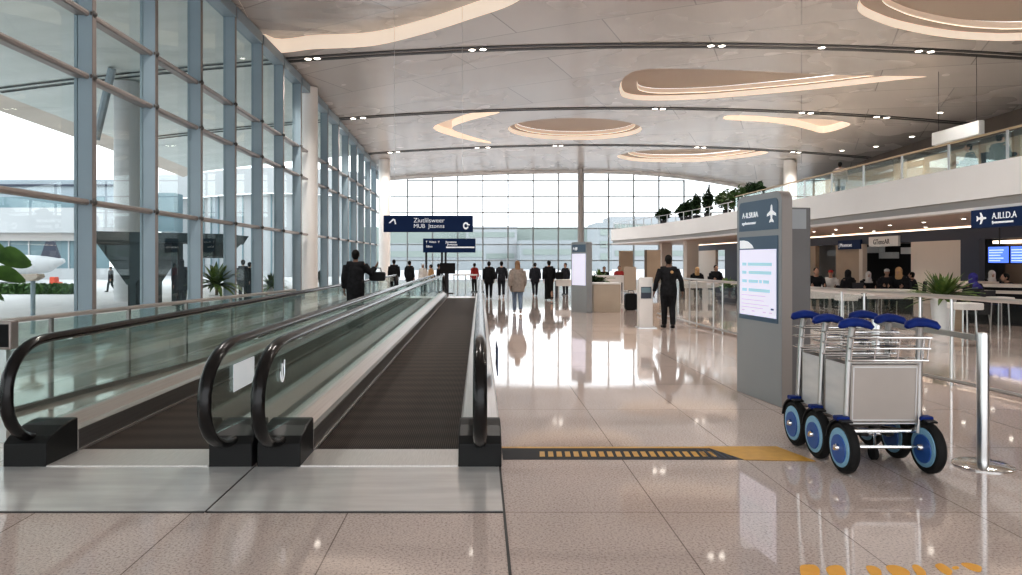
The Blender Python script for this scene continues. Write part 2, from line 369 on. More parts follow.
def build_ceiling():
    pts = []; edges = []
    def ring(poly):
        b = len(pts); pts.extend(Vector((p[0], p[1])) for p in poly)
        edges.extend((b+i, b+(i+1) % len(poly)) for i in range(len(poly)))
    xs = [XF+i*(XR-XF)/35 for i in range(36)]; ys = [Y0+i*(YB-Y0)/60 for i in range(61)]
    ring([(XF, Y0)]+[(x, Y0) for x in xs[1:-1]]+[(XR, Y0)]+[(XR, y) for y in ys[1:-1]]+[(XR, YB)]+[(x, YB) for x in xs[-2:0:-1]]+[(XF, YB)]+[(XF, y) for y in ys[-2:0:-1]])
    for _, poly in coves: ring(poly)
    for x in xs[1:-1]:
        for y in ys[1:-1]: pts.append(Vector((x, y)))
    vs, es, fs, *_ = delaunay_2d_cdt(pts, edges, [], 1, 1e-5)
    def inside(p, poly):
        c = False
        for i in range(len(poly)):
            a, b = poly[i], poly[i-1]
            if (a.y > p.y) != (b.y > p.y) and p.x < (b.x-a.x)*(p.y-a.y)/(b.y-a.y)+a.x: c = not c
        return c
    keep = []
    for f in fs:
        cc = sum((vs[i] for i in f), Vector((0, 0)))/len(f)
        if not any(inside(cc, poly) for _, poly in coves): keep.append(f)
    mb = MB(); mb.add([(v.x, v.y, zc(v.x, v.y)) for v in vs], keep)
    ce = mb.build('ceiling', M['ceiling'], None, True); struct(ce)
    # coves: reveal wall with the cove light put in as glow, inner shelf and cap
    for i, (nm, poly) in enumerate(coves):
        big = i < 5; h1 = .55 if i < 2 else (.5 if i < 5 else .42)
        ctr = sum(poly, Vector((0, 0)))/len(poly)
        def scl(p, s): return ctr+(p-ctr)*s
        n = len(poly)
        def wt(p):
            if i: return 1
            return max(.02, min(1, (p.y-25.6)/1.4)) if p.x < -6 else max(.02, min(1, (p.y-20)/3))
        def ringv(s, dz): return [(q.x, q.y, zc(p.x, p.y)+dz) for p in poly for q in (scl(p, s),)]
        def wall(r1, r2, nm2, mat, par):
            w = MB(); w.add(r1+r2, [(j, (j+1) % n, n+(j+1) % n, n+j) for j in range(n)]); return w.build(nm2, mat, par, True)
        def cap(sx, dz, nm2, mat, par):
            q = [scl(p, sx) for p in poly]
            v2, _e, f2, *_ = delaunay_2d_cdt([Vector((p.x, p.y)) for p in q], [(j, (j+1) % n) for j in range(n)], [], 1, 1e-6)
            return MB().add([(v.x, v.y, zc(v.x, v.y)+dz) for v in v2], f2).build(nm2, mat, par, True)
        if i == 0:
            top = [(p.x, p.y, zc(p.x, p.y)+h1*wt(p)) for p in poly]
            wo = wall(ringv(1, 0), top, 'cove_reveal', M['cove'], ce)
            v2, _e, f2, *_ = delaunay_2d_cdt([Vector((p.x, p.y)) for p in poly], [(j, (j+1) % n) for j in range(n)], [], 1, 1e-6)
            near = lambda v: min(range(n), key=lambda j: (poly[j]-v).length)
            MB().add([(v.x, v.y, top[near(v)][2]) for v in v2], f2).build('cove_cap', M['ceiling'], wo)
        elif i < 5:
            k = .86 if i != 3 else .90
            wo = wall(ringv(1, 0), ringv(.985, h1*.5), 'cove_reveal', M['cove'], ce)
            wall(ringv(.985, h1*.5), ringv(k, h1*.5), 'cove_shelf', M['cove_cap'], wo)
            wall(ringv(k, h1*.5), ringv(k, h1*.5+.035), 'cove_strip', M['cove_light'], wo)
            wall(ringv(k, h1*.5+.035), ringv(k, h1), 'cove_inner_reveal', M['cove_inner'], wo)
            cap(k, h1, 'cove_cap', M['cove_cap'], wo)
        else:
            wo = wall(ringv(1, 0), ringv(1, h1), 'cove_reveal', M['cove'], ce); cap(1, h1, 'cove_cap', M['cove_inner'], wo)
    return ce
ceiling = build_ceiling()

# dark lighting channels across the hall, with their downlights
for k, Y in enumerate(SLOTS):
    xs = [XF+.3+i*(26.6-XF)/48 for i in range(49)]
    def strip(y0, y1, dz, th=.03):
        mb = MB()
        vs = []
        for x in xs:
            for (yy, d) in ((y0, dz), (y1, dz), (y1, dz+th), (y0, dz+th)): vs.append((x, yy, zc(x, yy)+d))
        fs = [(i*4+j, i*4+(j+1) % 4, i*4+4+(j+1) % 4, i*4+4+j) for i in range(48) for j in range(4)]+[(0,1,2,3), (195,194,193,192)]
        return mb.add(vs, fs)
    w = .28 if k < 2 else .2
    t = strip(Y-w, Y-.06, -.03).build(f'trim_{k+1}', M['slot']); struct(t)
    strip(Y+.10, Y+.10+w, -.03).build('channel_edge', M['slot'], t)
    strip(Y-.06, Y+.10, -.012, .01).build('channel_tray', M['slot_mid'], t)
def downlight(x, y, z, r, label, group, watts=60, spot=True):
    t = thing('downlight', label, 'ceiling light', (x, y, z), 0, group)
    MB().lathe([(r*1.25, 0), (r*1.25, -.03), (r, -.04), (r*.95, -.02)], n=14).build('bezel', M['slot_mid'], t, True)
    MB().lathe([(r*.94, -.021), (r*.94, -.042), (r*.5, -.048)], n=14).build('lens', M['lamp'], t, True)
    if spot:
        l = bpy.data.lights.new('downlight_lamp', 'SPOT'); l.energy = watts; l.color = (1, .94, .88); l.spot_size = 2.3; l.spot_blend = .8; l.shadow_soft_size = .22
        lo = bpy.data.objects.new('downlight_lamp', l); C.objects.link(lo); lo.location = (0, 0, -.12); lo.parent = t
TR = {1: 'front', 2: 'middle', 3: 'rear'}
for k, row in ((1, [308,317,472,483,711,722,822,919,931]), (2, [353,363,655,663,802,811,877,887]), (3, [390,398,477,488,555,561,697,704,793,799])):
    Y = SLOTS[k]
    for i, px in enumerate(row):
        x = gx(px, Y); downlight(x, Y+.02, zc(x, Y)-.012, .13 if k == 1 else .15, f'small bright downlight in the {TR[k]} ceiling channel, {ORD[i]} from the glass facade', 'downlights in the ceiling channels', 900 if i % 2 == 0 else 300)
for i in range(6):
    x = -5+i*5.5; downlight(x, SLOTS[0]+.02, zc(x, SLOTS[0])-.012, .13, f'downlight in the channel overhead, {ORD[i]} from the glass facade', 'downlights in the ceiling channels', 1100)

# ---------------------------------------------------------------- glass facade on the walkway side
TRZ = (2.8, 5.3, 6.55)
def facade_bay(n, y0, y1, first=False):
    w = sroot(f'window_{n}')
    def zt(y): return zc(XF, y)-.02
    top = min(zt(y0), zt(y1))
    MB().box(XF-.06, XF+.30, y0-.07, y0+.07, 0, top).build('mullion', M['mullion'], w)
    MB().box(XF+.301, XF+.312, y0-.072, y0+.072, 0, top).build('mullion_cover', M['mullion_edge'], w)
    ya, yb = y0+.07, y1-.07
    MB().box(XF, XF+.02, ya, yb, .12, top-.35).build('pane', M['pane'], w)
    MB().box(XF-.05, XF+.1, ya, yb, .0, .12).build('sill_rail', M['mullion'], w)
    MB().box(XF-.08, XF+.34, ya, yb, top-.36, top).build('head_rail', M['mullion'], w)
    for z in TRZ:
        tr = MB().tube([(XF+.19, y0+.07, z), (XF+.19, y1-.07, z)], .062, 8); tr.box(XF-.03, XF+.2, ya, yb, z-.035, z+.035)
        tr.build('transom', M['transom'], w, True)
        MB().lathe([(.03, .36), (.075, .32), (.085, .27)], (XF, y0, z), 10, 'x').build('transom_joint', M['knuckle'], w, True)
Yk = [14.36+2.772*k-(.35 if k < 0 else 0) for k in range(-8, 7)]
n = 1
for a, b in zip(Yk, Yk[1:]): facade_bay(n, a, b); n += 1
facade_bay(n, Yk[-1], 32.55); n += 1
Y2 = [33.6]
while Y2[-1]+2.822 < 58.4: Y2.append(Y2[-1]+2.822)
Y2[-1] = 58.5
for a, b in zip(Y2, Y2[1:]): facade_bay(n, a, b); n += 1
struct(MB().lathe([(.40, 0), (.40, zc(-7.85, 33.05)-.01)], (-7.85, 33.05, 0), 32).build('column_facade', M['column'], None, True))
struct(MB().lathe([(.42, 0), (.42, zc(-6.9, 52)-.01)], (-6.9, 52, 0), 32).build('column_end', M['column'], None, True))
struct(MB().lathe([(.23, 0), (.23, zc(8.1, 58)-.02)], (8.1, 58, 0), 20).build('column_back', M['band'], None, True))

# ---------------------------------------------------------------- back glazed wall
nb = 17; bw = (XR-XF)/nb
for i in range(nb):
    x0, x1 = XF+i*bw, XF+(i+1)*bw
    w = sroot(f'window_{n}'); n += 1
    top = min(zc(x0, YB), zc(x1, YB))
    MB().box(x0-.05, x0+.05, YB-.12, YB+.08, 0, top).build('mullion', M['backframe'], w)
    MB().box(x0+.05, x1-.05, YB-.01, YB+.01, .05, top).build('pane', M['pane_back'], w)
    z = 1.6
    while z < top-.3:
        MB().box(x0+.05, x1-.05, YB-.08, YB+.05, z-.04, z+.04).build('transom', M['backframe'], w); z += 1.31
    MB().add([(x0, YB-.16, zc(x0, YB)-.22), (x1, YB-.16, zc(x1, YB)-.22), (x1, YB-.16, zc(x1, YB)+.02), (x0, YB-.16, zc(x0, YB)+.02),
              (x0, YB+.1, zc(x0, YB)-.22), (x1, YB+.1, zc(x1, YB)-.22), (x1, YB+.1, zc(x1, YB)+.02), (x0, YB+.1, zc(x0, YB)+.02)],
             [(0,1,2,3),(4,7,6,5),(0,4,5,1),(3,2,6,7)]).build('head_rail', M['fascia'], w)

# ---------------------------------------------------------------- mezzanine on the concourse side
def mez_x(y):
    t = max(0, min(1, (y-34)/18)); return MEZ-2.0*t*t
def mez_path(off):                              # plan line along the mezzanine edge, offset inward
    pts = [(MEZ+off, Y0+1)]+[(mez_x(34+i*1.0)+off, 34+i*1.0) for i in range(19)]
    R = 3.2-off
    for i in range(1, 9):
        a = PI/2*i/8; pts.append((mez_x(52)+3.2-R*math.cos(a), 52+R*math.sin(a)))
    pts.append((26.9, 52+R)); return pts
def ribbon(prof, name, mat, parent=None):      # sweep a profile (offset, z) along the edge
    cols = [mez_path(o) for o, z in prof]; m_ = len(cols[0]); k = len(prof); vs = []
    for i in range(m_):
        for j, (o, z) in enumerate(prof): vs.append((*cols[j][i], z))
    fs = [(i*k+j, i*k+j+1, (i+1)*k+j+1, (i+1)*k+j) for i in range(m_-1) for j in range(k-1)]
    return MB().add(vs, fs).build(name, mat, parent, True)
mz = struct(ribbon([(.30, 3.86), (0, 3.86), (0, 3.06)], 'trim_5', M['fascia']))
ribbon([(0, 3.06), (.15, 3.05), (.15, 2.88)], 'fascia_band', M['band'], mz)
ribbon([(.15, 2.88), (.0, 2.87), (.02, 2.80), (.4, 2.80)], 'fascia_lip', M['fascia'], mz)
struct(MB().prism(mez_path(.4)+[(26.9, Y0+1)], 2.80, 2.86).build('ceiling_soffit', M['soffit']))
struct(MB().prism(mez_path(.3)+[(26.9, Y0+1)], 3.70, 3.85).build('floor_mezzanine', M['white']))
struct(MB().box(XR-.02, XR+.3, Y0, YB, 0, 9.9).build('wall_concourse', M['brown']))
# glass guard on the mezzanine
mg = thing('mezzanine_railing', 'long glass railing with a golden top rail along the mezzanine edge', 'railing', (0,0,0))
pth = [Vector(p) for p in mez_path(.22)]
MB().tube([(p.x, p.y, 4.56) for p in pth[1:-1]], .035, 8).build('top_rail', M['gold'], mg, True) if False else None
MB().tube([(pth[0].x, -8, 4.56), (MEZ+.22, 33, 4.56)], .027, 8).build('top_rail', M['gold'], mg, True)
y = -8.0
while y < 33:
    MB().box(MEZ+.205, MEZ+.235, y-.03, y+.03, 3.86, 4.54).build('post', M['satin'], mg)
    MB().box(MEZ+.214, MEZ+.226, y+.05, min(y+1.95, 33), 3.90, 4.50).build('glass_panel', M['rail_glass'], mg)
    y += 2.0
mg2 = thing('mezzanine_railing', 'low open railing of thin posts at the far rounded end of the mezzanine', 'railing', (0,0,0))
MB().tube([(MEZ+.22, 33.3, 4.36)]+[(p.x, p.y, 4.36) for p in pth[1:-1]], .02, 6).build('top_rail', M['satin'], mg2, True)
for i in range(14):
    yy = 34+i*1.3; mx_ = mez_x(yy)+.22; MB().box(mx_-.015, mx_+.015, yy-.03, yy+.03, 3.86, 4.35).build('post', M['satin'], mg2)
for i in range(1, 8, 2):
    p = pth[19+i]; MB().box(p.x-.02, p.x+.02, p.y-.02, p.y+.02, 3.86, 4.35).build('post', M['satin'], mg2)
# columns
struct(MB().lathe([(.45, 3.86), (.45, zc(22.4, 52)-.02)], (22.4, 52, 0), 24).build('column_mezzanine', M['column'], None, True))
for i, (x, y) in enumerate(((12.6, 43), (12.9, 50))):
    struct(MB().box(x-.35, x+.35, y-.35, y+.35, 0, 2.79).build(f'column_{i+1}', M['cream']))
# rooms at the mezzanine back
struct(MB().box(24, 24.2, 30, 58, 3.86, 7.2).build('wall_gallery', M['tan']))
hb = thing('light_box', 'long pale light box hanging over the mezzanine', 'light box', (20, 30.2, 6.95))
MB().box(-.12, .12, -1.5, 1.5, -.28, .28).build('box_panel', M['lightbox'], hb, bevel=.02)
for s in (-1, 1): MB().tube([(0, s*1.2, .28), (0, s*1.2, zc(20, 30)-6.95)], .009, 6).build('hanger', M['dark'], hb)
for i, (px, py) in enumerate(((1010,120),(912,136),(876,146),(940,112),(842,150))):
    p = ceil_pt(px, py); downlight(p.x, p.y, zc(p.x, p.y)-.005, .14, f'small downlight in the ceiling above the mezzanine, {ORD[i]} of the scattered five', 'downlights above the mezzanine', 300, i == 0)

# ---------------------------------------------------------------- shops under the mezzanine
XS = 17.0
def shop(name, y0, y1, z0, z1, mat, dx=0, th=.2):
    return struct(MB().box(XS+dx, XS+dx+th, y0, y1, z0, z1).build(name, M[mat]))
shop('wall_shop_fascia', -6, 57, 2.36, 2.80, 'slate', 0)
shop('wall_cream', 25.4, 28.4, 0, 2.36, 'cream')
shop('wall_slate', 24.45, 25.4, 0, 2.36, 'slate', -.05)
shop('wall_recess', 12, 24.4, 0, 2.36, 'brown', .8)
shop('wall_tan', 32.2, 34.4, 0, 2.36, 'tan')
shop('wall_post', 31.9, 32.2, 0, 2.36, 'cream', -.05)
shop('wall_dark', 28.4, 35.6, 0, 2.36, 'black', 1.5)
shop('wall_tan_back', 36.5, 41, 0, 2.36, 'tan')
shop('wall_slate_back', 44, 50, 0, 2.36, 'slate')
shop('wall_cream_back', 52, 57, 0, 2.36, 'cream')
struct(MB().box(18.6, 18.8, 35.7, 52, 0, 2.8).build('wall_shop_back', M['white']))
struct(MB().box(16.35, 16.5, -6, 55, 2.745, 2.785).build('trim_6', M['warm_light']))
struct(MB().box(17.3, 17.75, 14, 24.3, 2.2, 2.3).build('trim_7', M['warm_light']))
# lit shelves seen in the shop openings
for i, (y, zz) in enumerate(((33.4, 2.12), (32.3, 1.86), (30.6, 2.05), (37.4, 2.0), (43.4, 2.0))):
    t = tag(MB().box(*((18.2, 18.48) if i < 3 else (18.3, 18.58)), y-.55, y+.55, zz-.14, zz+.14).build('menu_sign', M['lightbox']),
        f'white lit board inside the shop opening, {ORD[i]} past the cream wall', 'sign', 'lit boards in the shop openings')
for i in range(7):                                                    # soffit downlights
    for j, y in enumerate([16+1.75*q for q in range(12)] if i == 0 else [18+3.2*q for q in range(6)]):
        if i > 1: continue
        downlight(13.1+i*2.0, y, 2.80, .055, f'tiny downlight in the soffit under the mezzanine, {"outer" if i == 0 else "inner"} row, {ORD[j]} along', 'downlights under the mezzanine', 60, j % 3 == 0)

# ---------------------------------------------------------------- moving walkways
def rail_profile(cy=5.92, ry=.74):
    """side outline of a handrail end in (y, z): along the top, round the end, back into the newel"""
    p = [(9.0, 1.0), (6.3, 1.0)]
    cz, rz = .60, .40
    for i in range(0, 15):
        a = PI/2+i*(PI*1.05)/14
        ca, sa = math.cos(a), math.sin(a)
        p.append((cy+ry*math.copysign(abs(ca)**.85, ca), cz+rz*math.copysign(abs(sa)**.9, sa)))
    p.append((6.1, .17))
    return p
YE = 31.0                                      # far end of the walkways
def balustrade(parent, x, cy0=5.92, ry0=.74):
    """deck + skirts (mesh of the balustrade), glass, handrail, newels"""
    y0, y1 = 6.16, YE-.2
    prof = [(-.17, .0), (-.17, .20), (-.155, .235), (-.035, .30), (.035, .30), (.155, .235), (.17, .20), (.17, .0)]
    bal = MB().prism([(x+a, b) for a, b in prof], y0, y1, 'y').build('balustrade', M['deck'], parent)
    for s in (-1, 1):
        MB().box(x+s*.171-.004, x+s*.171+.004, y0+.02, y1, .0, .195).build('skirt', M['skirt'], bal)
        MB().box(x+s*.18-.006, x+s*.18+.006, y0+.02, y1, .0, .03).build('skirt_edge', M['deck'], bal)
    # glass panels
    rp = rail_profile(cy0, ry0); inner = [(yy+.03 if i > 1 else yy, z-.02) for i, (yy, z) in enumerate(rp)]
    end = [(8.4, .985), (6.35, .985)]+[p for p in inner[2:] if p[1] > .30]+[(6.3, .285), (8.4, .285)]
    MB().prism(end, x-.006, x+.006, 'x').build('glass_panel', M['rail_glass'], bal)
    ys = [8.41]
    while ys[-1] < y1-1.6: ys.append(min(ys[-1]+2.55, y1-.4))
    for a, b in zip(ys, ys[1:]): MB().box(x-.006, x+.006, a+.006, b-.006, .285, .985).build('glass_panel', M['rail_glass'], bal)
    # handrail
    far = [(2*YE*.5+(YE-(yy-6.0)-YE*1.0)+.0, z) for yy, z in rp]       # mirrored end
    far = [(YE-.0-(yy-6.0), z) for yy, z in rp][1:]
    line = [p for p in rp[::-1]][:-1]+[(9+i*2.0, 1.0) for i in range(0, 10)]+far
    MB().loft([(x, yy, z) for yy, z in line], (.052, .038), 12, up=(1, 0, 0)).build('handrail', M['rubber'], bal, True)
    guide = [(x, yy+(.0), z-.035) for yy, z in [(6.35, 1.0)]+[(9+i*2.0, 1.0) for i in range(0, 10)]+[(YE-.4, 1.0)]]
    MB().loft(guide, (.03, .012), 8, up=(1, 0, 0)).build('handrail_guide', M['satin'], bal, True)
    # newels: shaped black end housings
    nw = MB().prism([(5.72, 0), (5.72, .19), (5.79, .238), (5.96, .285), (6.10, .303), (6.18, .303), (6.18, 0)], x-.172, x+.172, 'x')
    nw.build('newel', M['newel'], bal, bevel=.012)
    nf = MB().prism([(YE+.28, 0), (YE+.28, .20), (YE+.2, .265), (YE+.02, .31), (YE-.22, .31), (YE-.22, 0)], x-.172, x+.172, 'x')
    nf.build('newel', M['newel'], bal, bevel=.012)
    return bal
def walkway(label, xl, xr, px0, px1):
    t = thing('moving_walkway', label, 'moving walkway', ((xl+xr)/2, 0, 0), 0, 'moving walkways')
    off = Matrix.Translation((-(xl+xr)/2, 0, 0))
    b1 = balustrade(t, xl, *((6.02, .52) if xl < -3 else (5.92, .74))); b2 = balustrade(t, xr)
    MB().box(xl+.19, xr-.19, 6.2, YE, .0, .012).build('belt', M['belt'], t)
    MB().box(xl+.175, xr-.175, 5.72, 6.22, .0, .017).build('comb_plate', M['comb'], t)
    MB().box(px0, px1, 4.71, 5.715, .0, .010).build('landing_plate', M['plate'], t)
    MB().box(px0, px1, 4.695, 4.708, .0, .008).build('plate_joint', M['joint'], t)
    MB().box(xl+.175, xr-.175, YE+.0, YE+1.4, .0, .016).build('landing_plate', M['comb'], t)
    for o in list(t.children): o.location.x -= (xl+xr)/2
    return t, b1, b2
XB = (-3.62, -1.985, -1.6, .0)
w1, b1, b2 = walkway('moving walkway beside the glass facade, glass balustrades and black handrails', XB[0], XB[1], -3.79, -1.80)
w2, b3, b4 = walkway('moving walkway beside the open granite aisle, seen along its dark ribbed belt', XB[2], XB[3], -1.785, .15)
MB().box(-1.795, -1.79, 4.7, 5.75, 0, .011).build('plate_joint', M['joint'], w2).location.x -= (XB[2]+XB[3])/2
struct(MB().box(.150, .166, -6, 5.75, 0, .004).build('trim_8', M['joint']))
# white notice and the emblem on the glass
t = tag(MB().box(XB[1]+.008, XB[1]+.011, 5.77, 6.30, .59, .81).build('notice', M['sign_white']), 'white paper notice stuck on the inner glass of the facade-side walkway', 'notice')  # faint glow put into the paper to brighten it
em = MB()
def ringpoly(cy, cz, r0, r1, a0, a1, n=10):
    a = [a0+(a1-a0)*i/n for i in range(n+1)]
    return [(cy+r1*math.cos(q), cz+r1*1.25*math.sin(q)) for q in a]+[(cy+r0*math.cos(q), cz+r0*1.25*math.sin(q)) for q in a[::-1]]
em.prism(ringpoly(5.80, .75, .048, .068, PI*.95, PI*2.3), 0, .003, 'x'); em.prism([(5.78, .82), (5.80, .82), (5.80, .70), (5.78, .70)], 0, .003, 'x')
em.prism([(5.845, .84), (5.875, .84), (5.865, .73), (5.845, .70)], 0, .003, 'x')
o = em.build('glass_emblem', M['sign_white'], b3); o.location.x = XB[2]+.008
o = MB().box(XB[3]+.20, XB[3]+.21, 8.4, 9.2, .30, .62).build('stop_panel', M['navy'], b4)  # plain dark blue plate on the aisle side of the balustrade

# floor strip with yellow dashes
Ys0, Ys1 = 5.95, 6.33
st = tag(MB().box(.19, 2.55, Ys0, Ys1, 0, .003).build('warning_strip', M['dark']), 'flat dark floor strip with yellow dashes in front of the luggage trolleys', 'floor strip')
ye = MB()
for i in range(21):
    x0 = .50+i*.072; ye.prism([(x0, Ys0+.08), (x0+.045, Ys0+.08), (x0+.055, Ys0+.24), (x0+.012, Ys0+.24)], .003, .0045)
ye.build('dash_marking', M['yellow'], st)
eb = MB().box(.19, 2.0, Ys1-.03, Ys1+.02, .003, .0045); eb.build('border', M['yellow'], st)
MB().prism([(2.18, Ys0-.02), (2.75, Ys0-.06), (2.62, Ys1+.03), (1.98, Ys1+.03)], .003, .005).build('end_wedge', M['yellow'], st)
ob = MB()
gl = MB()
for i in range(6): gl.prism([(1.9+i*.045, Ys0+.03), (1.92+i*.045, Ys0+.03), (1.90+i*.045, Ys1-.05), (1.88+i*.045, Ys1-.05)], .003, .0045)
gl.build('end_grating', M['slate'], st)
# orange floor lettering cut off by the edge of the view
lt = thing('floor_lettering', 'orange painted lettering on the granite, only its upper tips showing', 'floor marking', (0, 3.7, 0))
def blob(pxs, hook):
    pts = []
    for px, py in pxs:
        Y = CH*F/(py-VY); pts.append((gx(px, Y), Y-3.7))
    MB().prism([(p.x, p.y) for p in catmull(pts, 4)], 0, .003).build('letter', M['orange'], lt)
for pxs in ([(800,567),(808,565),(816,566),(820,573),(812,585),(803,580)], [(826,569),(834,565.5),(842,567),(846,575),(840,586),(832,578)],
            [(866,567),(874,566.5),(881,571),(880,578),(872,576)], [(886,567),(894,565.5),(903,568),(910,573),(905,579),(893,575)],
            [(912,567),(918,565.5),(926,573),(922,580)], [(935,566),(942,564),(952,571),(950,575),(943,573)], [(961,564),(970,563.5),(981,567),(980,572),(971,570)],
            [(952,567.5),(957,566.5),(959,568.5),(954,569.5)]):
    blob(pxs, 0)

# glass guard rail between the facade and the walkway
gr = thing('glass_guardrail', 'angled glass guardrail with slim metal top rail between walkway and facade', 'railing', (0, 0, 0))
ga, gb = Vector((-5.75, 2.6, 0)), Vector((-3.98, 15.5, 0)); gd = (gb-ga).normalized()
MB().tube([ga+Vector((0, 0, 1.0)), gb+Vector((0, 0, 1.0))], .028, 8).build('top_rail', M['satin'], gr, True)
nn = 9
gn = Vector((-gd.y, gd.x, 0))
rotm = Matrix.Rotation(math.atan2(-gd.x, gd.y), 4, 'Z')
ln = (gb-ga).length
for i in range(nn):
    s0 = ln*i/nn
    mt = Matrix.Translation(ga) @ rotm
    MB().box(-.006, .006, s0+.04, s0+ln/nn-.04, .06, .96, mat=mt).build('glass_panel', M['rail_glass'], gr)
    MB().box(-.02, .02, s0-.02, s0+.02, 0, .985, mat=mt).build('post', M['skirt'], gr)
    MB().box(-.02, .02, s0+.02, s0+ln/nn-.02, 0, .06, mat=mt).build('base_rail', M['skirt'], gr)

# ---------------------------------------------------------------- information kiosk
def plane_icon(cx, cy, s):
    pts = [(0,1),(.15,.86),(.20,.35),(.90,.0),(.95,-.28),(.20,-.10),(.15,-.55),(.42,-.78),(.42,-.97),(0,-.86)]
    full = pts+[(-a, b) for a, b in pts[-2:0:-1]]
    return [(cx+a*s, cy+b*s) for a, b in full]
def rrect(x0, x1, y0, y1, r, corners=(1,1,1,1), n=6):
    out = []
    for i, (cx, cy, a0) in enumerate(((x1-r, y0+r, -PI/2), (x1-r, y1-r, 0), (x0+r, y1-r, PI/2), (x0+r, y0+r, PI))):
        if corners[i]: out += [(cx+r*math.cos(a0+PI/2*j/n), cy+r*math.sin(a0+PI/2*j/n)) for j in range(n+1)]
        else: out.append(((x1, y0), (x1, y1), (x0, y1), (x0, y0))[i])
    return out
p0 = Vector((3.24, 9.07, 0)); p1 = Vector((3.37, 8.03, 0)); kd = p1-p0
krz = math.atan2(kd.y, kd.x)
ks = thing('information_kiosk', 'tall grey information kiosk with a lit lavender screen beside the trolleys', 'kiosk', p0, krz)
KW = kd.length
# local: x across the face (0..KW), -y out of the face, +y to the back
MB().prism(rrect(0, KW, 0, 2.43, .11, (0,1,1,0)), .0, .12, 'y').build('kiosk_body', M['kiosk_edge'], ks, True)
MB().prism(rrect(.008, KW-.008, .005, 2.422, .10, (0,1,1,0)), -.006, 0, 'y').build('face_plate', M['kiosk'], ks)
MB().prism(rrect(.075, KW-.07, 2.0, 2.355, .06, (0,1,1,0)), -.012, -.006, 'y').build('header_panel', M['header'], ks)
MB().prism(rrect(.075, KW-.07, .93, 1.93, .01), -.012, -.006, 'y').build('screen_bezel', M['header'], ks)
MB().box(.10, KW-.10, -.018, -.012, .985, 1.775).build('screen', M['screen'], ks)
TX = Matrix.Rotation(PI/2, 4, 'X')
text_mesh('A-ILSIUIA', .095, M['sign_white'], 'lettering', ks, Matrix.Translation((.16, -.014, 2.16)) @ TX, .0)
text_mesh('ngnlmmwnauer', .055, M['sign_white'], 'lettering', ks, Matrix.Translation((.155, -.014, 2.08)) @ TX, 0)
MB().prism(plane_icon(.845, 2.18, .105), -.016, -.012, 'y').build('plane_symbol', M['sign_white'], ks)
MB().prism([(.10, 1.79), (.44, 1.79), (.40, 1.83), (.30, 1.875), (.20, 1.89), (.10, 1.89)], -.016, -.012, 'y').build('arc_symbol', M['sign_white'], ks)
tx = MB()
for zz, segs in ((1.60, [(.17,.27),(.31,.86)]), (1.50, [(.17,.27),(.33,.85)]), (1.395, [(.17,.28),(.33,.55),(.58,.64),(.67,.80)]), (1.29, [(.17,.28),(.33,.82)])):
    for a, b in segs: tx.box(a, b, -.020, -.018, zz-.018, zz+.018)
tx.build('screen_text', M['screen_teal'], ks)
t2 = MB()
for zz in (1.225, 1.17, 1.12, 1.08): t2.box(.15, .15+random.uniform(.5, .72), -.020, -.018, zz-.005, zz+.005)
for zz in (1.04,): 
    for a in (.16, .40, .66, .80): t2.box(a, a+.07, -.020, -.018, zz-.008, zz+.008)
t2.build('screen_text', M['screen_pink'], ks)
MB().box(.84, .90, -.020, -.018, 1.075, 1.095).build('screen_mark', M['header'], ks)
MB().box(.10, KW-.03, .12, .36, 0, 2.24).build('back_cabinet', M['kiosk_dark'], ks, bevel=.01)
MB().box(KW-.031, KW-.02, .13, .30, 2.0, 2.22).build('vent_panel', M['kiosk'], ks)

